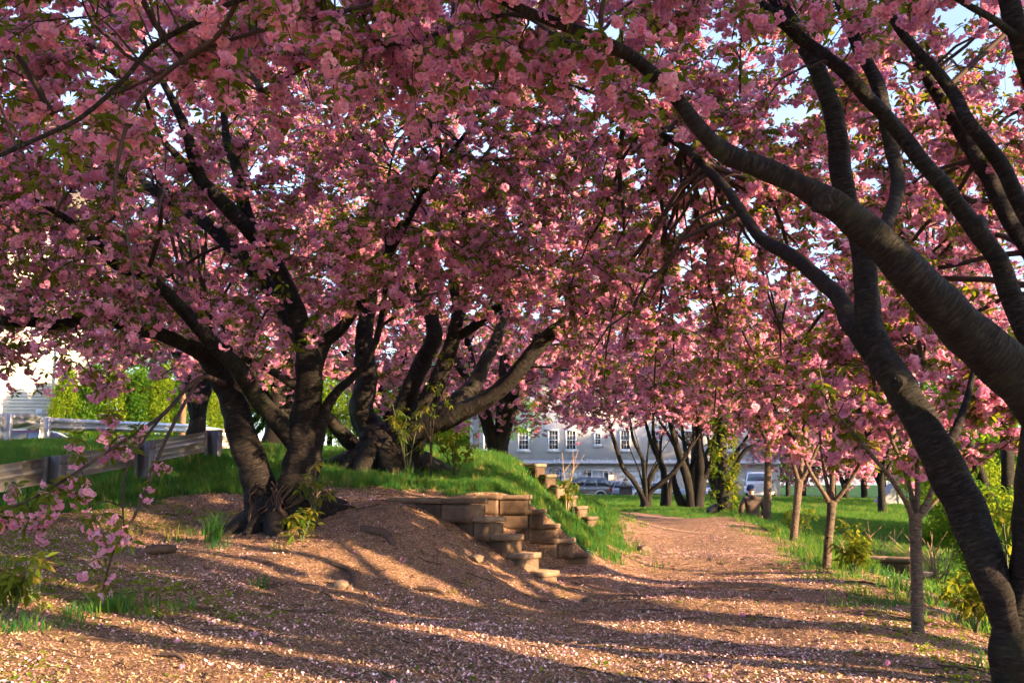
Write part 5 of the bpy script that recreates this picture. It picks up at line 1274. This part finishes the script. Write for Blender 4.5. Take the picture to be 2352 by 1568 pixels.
for i,(px_,d,lab) in enumerate(((800,60,'far lilac-pink cherry right of the pale straight trunk'),(842,58,'low far cherry at the back of the lower lawn'))):
    vase(at_(px_,d),lab,4,4.2,2.6,340+i,[((at_(px_,d)[0],d,2.9),(3.2,2.4,2.3),3)],24,260,1.6,low_keep(70),.16)
BK=[('beyond the cream house, left of it',395),('just left of the cream house',440),('behind the left end of the cream house',480),('behind the right end of the cream house',785),('past the white four-wheel drive',830),('behind the lower lawn, centre of the far row',880),('behind the lower lawn, right of the far row',930),('at the right end of the far row',985)]
for i,(lab,px_) in enumerate(BK):
    d=96+3*(i%3); greenery('broadleaf_tree','distant green tree '+lab,'tree',at_(px_,d),7+(i%3)*1.2,5.2,1100,NG_GL if i%2 else NG_LM,470+i,3.6,'round',.2,'distant green trees closing the view')
# dry stems and brush
GSTEM=plain('green_stem',(.06,.075,.03),.7,var=.3)
def brush(label,base,n,H,spread,seed,leaf=0,m_=None,name='dry_shrub'):
    q=random.Random(seed); x0,y0=base; z0=h1(x0,y0); t=thing(name,label,'shrub',(x0,y0,z0)); tips=[]
    if leaf and m_ is None: m_=GSTEM
    for i in range(n):
        a=q.uniform(0,6.28); s=spread*q.uniform(.3,1); h=H*q.uniform(.6,1)
        r0=.008+.004*H
        rows=[(0,0,-.03,r0),(math.cos(a)*s*.3,math.sin(a)*s*.3,h*.4,r0*.8),(math.cos(a)*s*.6+q.uniform(-.05,.05),math.sin(a)*s*.6,h*.7,r0*.6),(math.cos(a)*s,math.sin(a)*s,h,r0*.3)]
        limb_mesh('stem',np.array(rows)+np.array([x0,y0,z0,0]),5,m_ or DRYSTEM,np.array([x0,y0,z0]),0,.12,i,t)
        for k in range(2):
            b0=np.array(rows[1+k]); b1=b0+np.array([q.uniform(-.2,.2)*H,q.uniform(-.2,.2)*H,q.uniform(.1,.3)*H,0]); b1[3]=.003
            limb_mesh('stem',np.array([b0,b1])+np.array([x0,y0,z0,0]),4,m_ or DRYSTEM,np.array([x0,y0,z0]),0,.12,i,t)
            tips.append(b1[:3])
        tips.append(np.array(rows[-1][:3])); tips.append(np.array(rows[2][:3]))
    if leaf:
        r=np.random.default_rng(seed); p=np.array(tips); p=np.repeat(p,leaf,0)+r.normal(size=(len(p)*leaf,3))*.04
        instances('leaves',NG_LF if leaf<4 else NG_WD,4,p,np.c_[r.normal(size=(len(p),2))*.5,r.random(len(p))*6.28],.65+.5*r.random(len(p)),t,r)
    return t
brush('pruned pale branching shrub on the bank, the taller of two',at_(870,17.5),6,.95,.45,501)
brush('small bare forked stem on the bank right of the taller one',at_(895,17),3,.75,.3,502)
brush('tangle of dry reddish stems behind the nearest sapling',at_(928,14.8),16,1.0,.8,503)
brush('bare pale twig clump low on the bank by the second sapling',at_(843,19.5),5,.6,.35,504)
brush('thin leafy whip standing inside the fork of the leaning tree',at_(1000,8.6),2,1.35,.12,505,2)
brush('thin leafy sapling at the right foot of the dark cherry',at_(431,15.2),2,1.9,.25,506,3,BARK,'young_shoot')
brush('leafy green shoots beside the dark cherry trunk',at_(408,15.3),4,1.3,.4,507,3,None,'young_shoot')
brush('leafy weed clump on the crest right of the dark cherry',at_(455,15.4),5,.85,.4,508,3,None,'young_shoot')
brush('tall weed growing out of the furthest block steps',at_(574,17.9),3,1.0,.25,509,3,None,'young_shoot')
brush('tall seedhead stems rising above the furthest block steps',at_(566,18.2),3,1.25,.3,510)
brush('small green seedling at the foot of the first tree, toward the camera',at_(306,9.9),3,.3,.15,511,2,None,'seedling')
brush('leafy green clump at the foot of the second sapling',at_(846,12.6),7,.45,.35,512,3,None,'seedling')
brush('yellow-leaved young plant between the second and third saplings',at_(848,15.6),4,.75,.2,513,2,None,'seedling')
brush('yellow-green young plants beside the pale straight trunk',at_(792,22.5),6,.7,.4,514,2,None,'seedling')
brush('leafy clump low on the bank beside the nearest sapling',at_(962,8.6),6,.4,.3,515,3,None,'seedling')
brush('green weed clump beneath the right-hand block steps',at_(985,10),6,.5,.35,516,3,None,'seedling')
brush('lime shoots sprouting from the foot of the first tree',at_(316,10.5),3,.6,.12,517,1,None,'young_shoot')
brush('low weed clump at the left edge of the mulch',at_(26,6.6),5,.35,.2,518,2,None,'seedling')

# ------------------------------------------------------------------ grass
def gscatter(name,label,ng,nv,n,xr,yr,dens,seed,scl,power=1.2):
    x,y,r=scatter(n,xr,yr,dens,seed,power); z=height(x,y); m_=len(x)
    return instances(name,ng,nv,np.c_[x,y,z],np.c_[r.normal(size=m_)*.15,r.normal(size=m_)*.15,r.random(m_)*6.28],scl*(.6+.8*r.random(m_)),None,r,label=label)
def nob(x,y):
    k=(1-bare(x,y))*inview(x,y,1.0)*~((x>-.7)&(x<1.25)&(y>10.2)&(y<13.7))
    r_=np.random.default_rng(len(x)).random(len(x))
    k=np.where((x>4.9)&(x<7.4)&(y>12.0)&(y<14.1)&(r_<.85),0,k)
    return np.where((x>.1)&(x<1.7)&(y>16.9)&(y<18.9)&(r_<.75),0,k)
def patchy(x,y,s,seed,lo=.0): return np.clip(.5+.9*vnoise(x,y,s,seed),lo,1)
gscatter('grass','short lawn grass on the mound and left lawn',NG_SG,5,60000,(-16,2.2),(11,30),lambda x,y:nob(x,y),601,1.0,1.25)
gscatter('tall_grass','tall grass on the crest of the mound and behind the block walls',NG_GR,6,9000,(-3.2,2.2),(12.6,21),lambda x,y:nob(x,y)*patchy(x,y,.6,5)*smooth(13.2,13.8,y+.15*(x<-.6)*4)*np.clip(.25+.9*(x>-.4),0,1),602,.6)
gscatter('tall_grass','long grass under the near guardrail and along the left lawn edge',NG_GR,6,5200,(-9,-1.5),(9.5,18),lambda x,y:nob(x,y)*patchy(x,y,.8,6)*.9,603,.8)
gscatter('grass','short grass on the bank right of the path',NG_SG,5,52000,(2.6,19),(6,42),lambda x,y:nob(x,y),604,1.25,1.35)
gscatter('tall_grass','taller grass and weeds along the right path edge',NG_GR,6,5200,(3.0,10),(7,34),lambda x,y:nob(x,y)*patchy(x,y,.7,7)*(1-smooth(.2,2.2,x-path_right(y))),605,.75,1.2)
gscatter('grass','far lawn grass between the path bend and the parked cars',NG_SG,5,42000,(-6,26),(28,66),lambda x,y:nob(x,y),606,1.5,1.1)
# weeds and sparse grass in the mulch
def wd(x,y): return inview(x,y)*bare(x,y)*(np.clip(vnoise(x,y,1.1,9)+.25,0,1)*smooth(-1.0,-2.4,x+.12*(y-6))+.02+.4*(smooth(.9,.2,path_right(y)-x)+smooth(.9,.2,x-path_left(y))*(y>14)))
gscatter('weeds','tiny green seedlings dotted through the mulch',NG_WD,4,60000,(-7,7),(5,30),wd,607,1.0,1.4)
def wg(x,y): return inview(x,y)*bare(x,y)*(np.clip(vnoise(x,y,.8,12)-.25,0,1)*smooth(-1.2,-2.6,x+.12*(y-6))+.35*smooth(.7,.1,path_right(y)-x)*(y>9)+.3*smooth(.8,.1,x-path_left(y))*(y>14))
gscatter('grass','sparse grass tufts in the mulch of the mound and path edges',NG_SG,5,22000,(-7,8),(5.5,40),wg,608,1.1,1.3)
def clump(label,px_,d,n,h,seed):
    x,y=at_(px_,d); t=thing('grass_clump',label,'grass clump',(x,y,h1(x,y)))
    add_obj('blades',tuft_mesh(seed,GRASS,n,(h*.5,h),.010,.08,.7),t)
clump('single bright grass clump in the petals, front left',128,7.0,34,.22,701)
clump('arching long-bladed grass clump left of the first tree foot',218,10.0,60,.42,702)
clump('small grass clump in the sunlit mulch',265,8.2,26,.16,703)
clump('upright grass blades at the left edge of the picture',5,5.9,12,.25,704)
clump('thin grass tuft at the foot of the leaning tree',966,6.6,20,.2,705)

# ------------------------------------------------------------------ sticks, roots and stones
LOGM=plain('dead_wood',(.085,.055,.038),.85,var=.35,scale=10,bumps=.6)
def stick(label,pts,r0,name='stick',m_=LOGM):
    rows=[]
    for i,(px_,d,lift) in enumerate(pts):
        x,y=at_(px_,d); rows.append((x,y,h1(x,y)+r0*.7+lift,r0*(1-.5*i/len(pts))))
    b=np.array(rows[0][:3]); t=thing(name,label,'stick',b)
    limb_mesh('wood',rows,7,m_,b,.25,.06,len(label),t)
stick('short thick broken branch lying left of the first tree',[(153,9.0,.01),(168,9.05,.02),(182,9.1,.01)],.045)
stick('curved dead root crossing the slope right of the first tree',[(338,9.2,-.01),(352,9.1,.0),(358,8.8,.0),(352,8.55,-.02)],.028)
stick('thin dark twig in the shade, front left',[(77,5.9,0),(90,5.95,.01),(103,5.9,0)],.012)
stick('thin twig lying in the front shadow stripe',[(172,5.8,0),(188,5.75,.015),(196,5.7,0)],.014)
stick('dark bark strip on the slope below the block wall',[(420,9.0,0),(436,8.95,.02),(446,8.9,0)],.022)
stick('pale root hump breaking through the slope near the block wall',[(365,10.2,-.04),(376,10.1,-.01),(388,10.05,-.015),(396,9.9,-.05)],.05)
stick('long thin fallen twig near the hanging spray',[(98,7.6,.0),(112,7.65,.03),(128,7.7,.01)],.012)
stick('dead leafless twig beside the sunlit path edge',[(838,11.0,0),(858,10.8,.02),(880,10.7,0)],.014)
def stone(label,px_,d,s,seed):
    x,y=at_(px_,d); q=random.Random(seed); t=thing('stone',label,'stone',(x,y,h1(x,y)))
    bm=bmesh.new(); bmesh.ops.create_icosphere(bm,subdivisions=2,radius=s)
    for v in bm.verts: v.co*=q.uniform(.8,1.15); v.co.z*=.6; v.co.z+=s*.25
    me=bpy.data.meshes.new('rock'); bm.to_mesh(me); bm.free(); me.materials.append(CAPM); add_obj('rock',me,t)
stone('pale stone on the path near the far block wall',641,17.2,.13,801)
stone('brown stone stuck in the slope below the block steps',477,10.2,.08,802)
stone('small brown stone on the slope right of the curved root',344,8.55,.075,803)
stone('tiny stone by the lowest block step',585,9.4,.05,804)

# fallen twigs and whole fallen blossoms
r=np.random.default_rng(77); x,y,r=scatter(2600,(-7,6),(4.5,16),lambda x,y: inview(x,y)*bare(x,y)*.5,77,1.4)
n=len(x); a=r.random(n)*6.283; L_=.05+.22*r.random(n)**2; z=height(x,y)
s_=np.linspace(-.5,.5,4)
pts=np.stack([x[:,None]+np.cos(a)[:,None]*s_*L_[:,None],y[:,None]+np.sin(a)[:,None]*s_*L_[:,None],np.zeros((n,4))],-1)+r.normal(size=(n,4,3))*.006
pts[...,2]=height(pts[...,0],pts[...,1])+.008+.012*r.random((n,4))
V,F=bundle(pts,np.repeat((.0025+.004*r.random(n))[:,None],4,1),4)
add_obj('fallen_twigs',np_mesh('fallen_twigs',V,[F],[LOGM],True),None,kind='stuff',label='small dead twigs littering the mulch')
x,y,r=scatter(420,(-7,6),(4.5,18),lambda x,y: inview(x,y)*bare(x,y)*.35,78,1.4); n=len(x)
instances('fallen_blossoms',NG_BL,7,np.c_[x,y,height(x,y)+.02],np.c_[r.normal(size=n)*.9,r.normal(size=n)*.9,r.random(n)*6.28],.22+.22*r.random(n),None,r,label='whole pink blossoms dropped on the mulch')
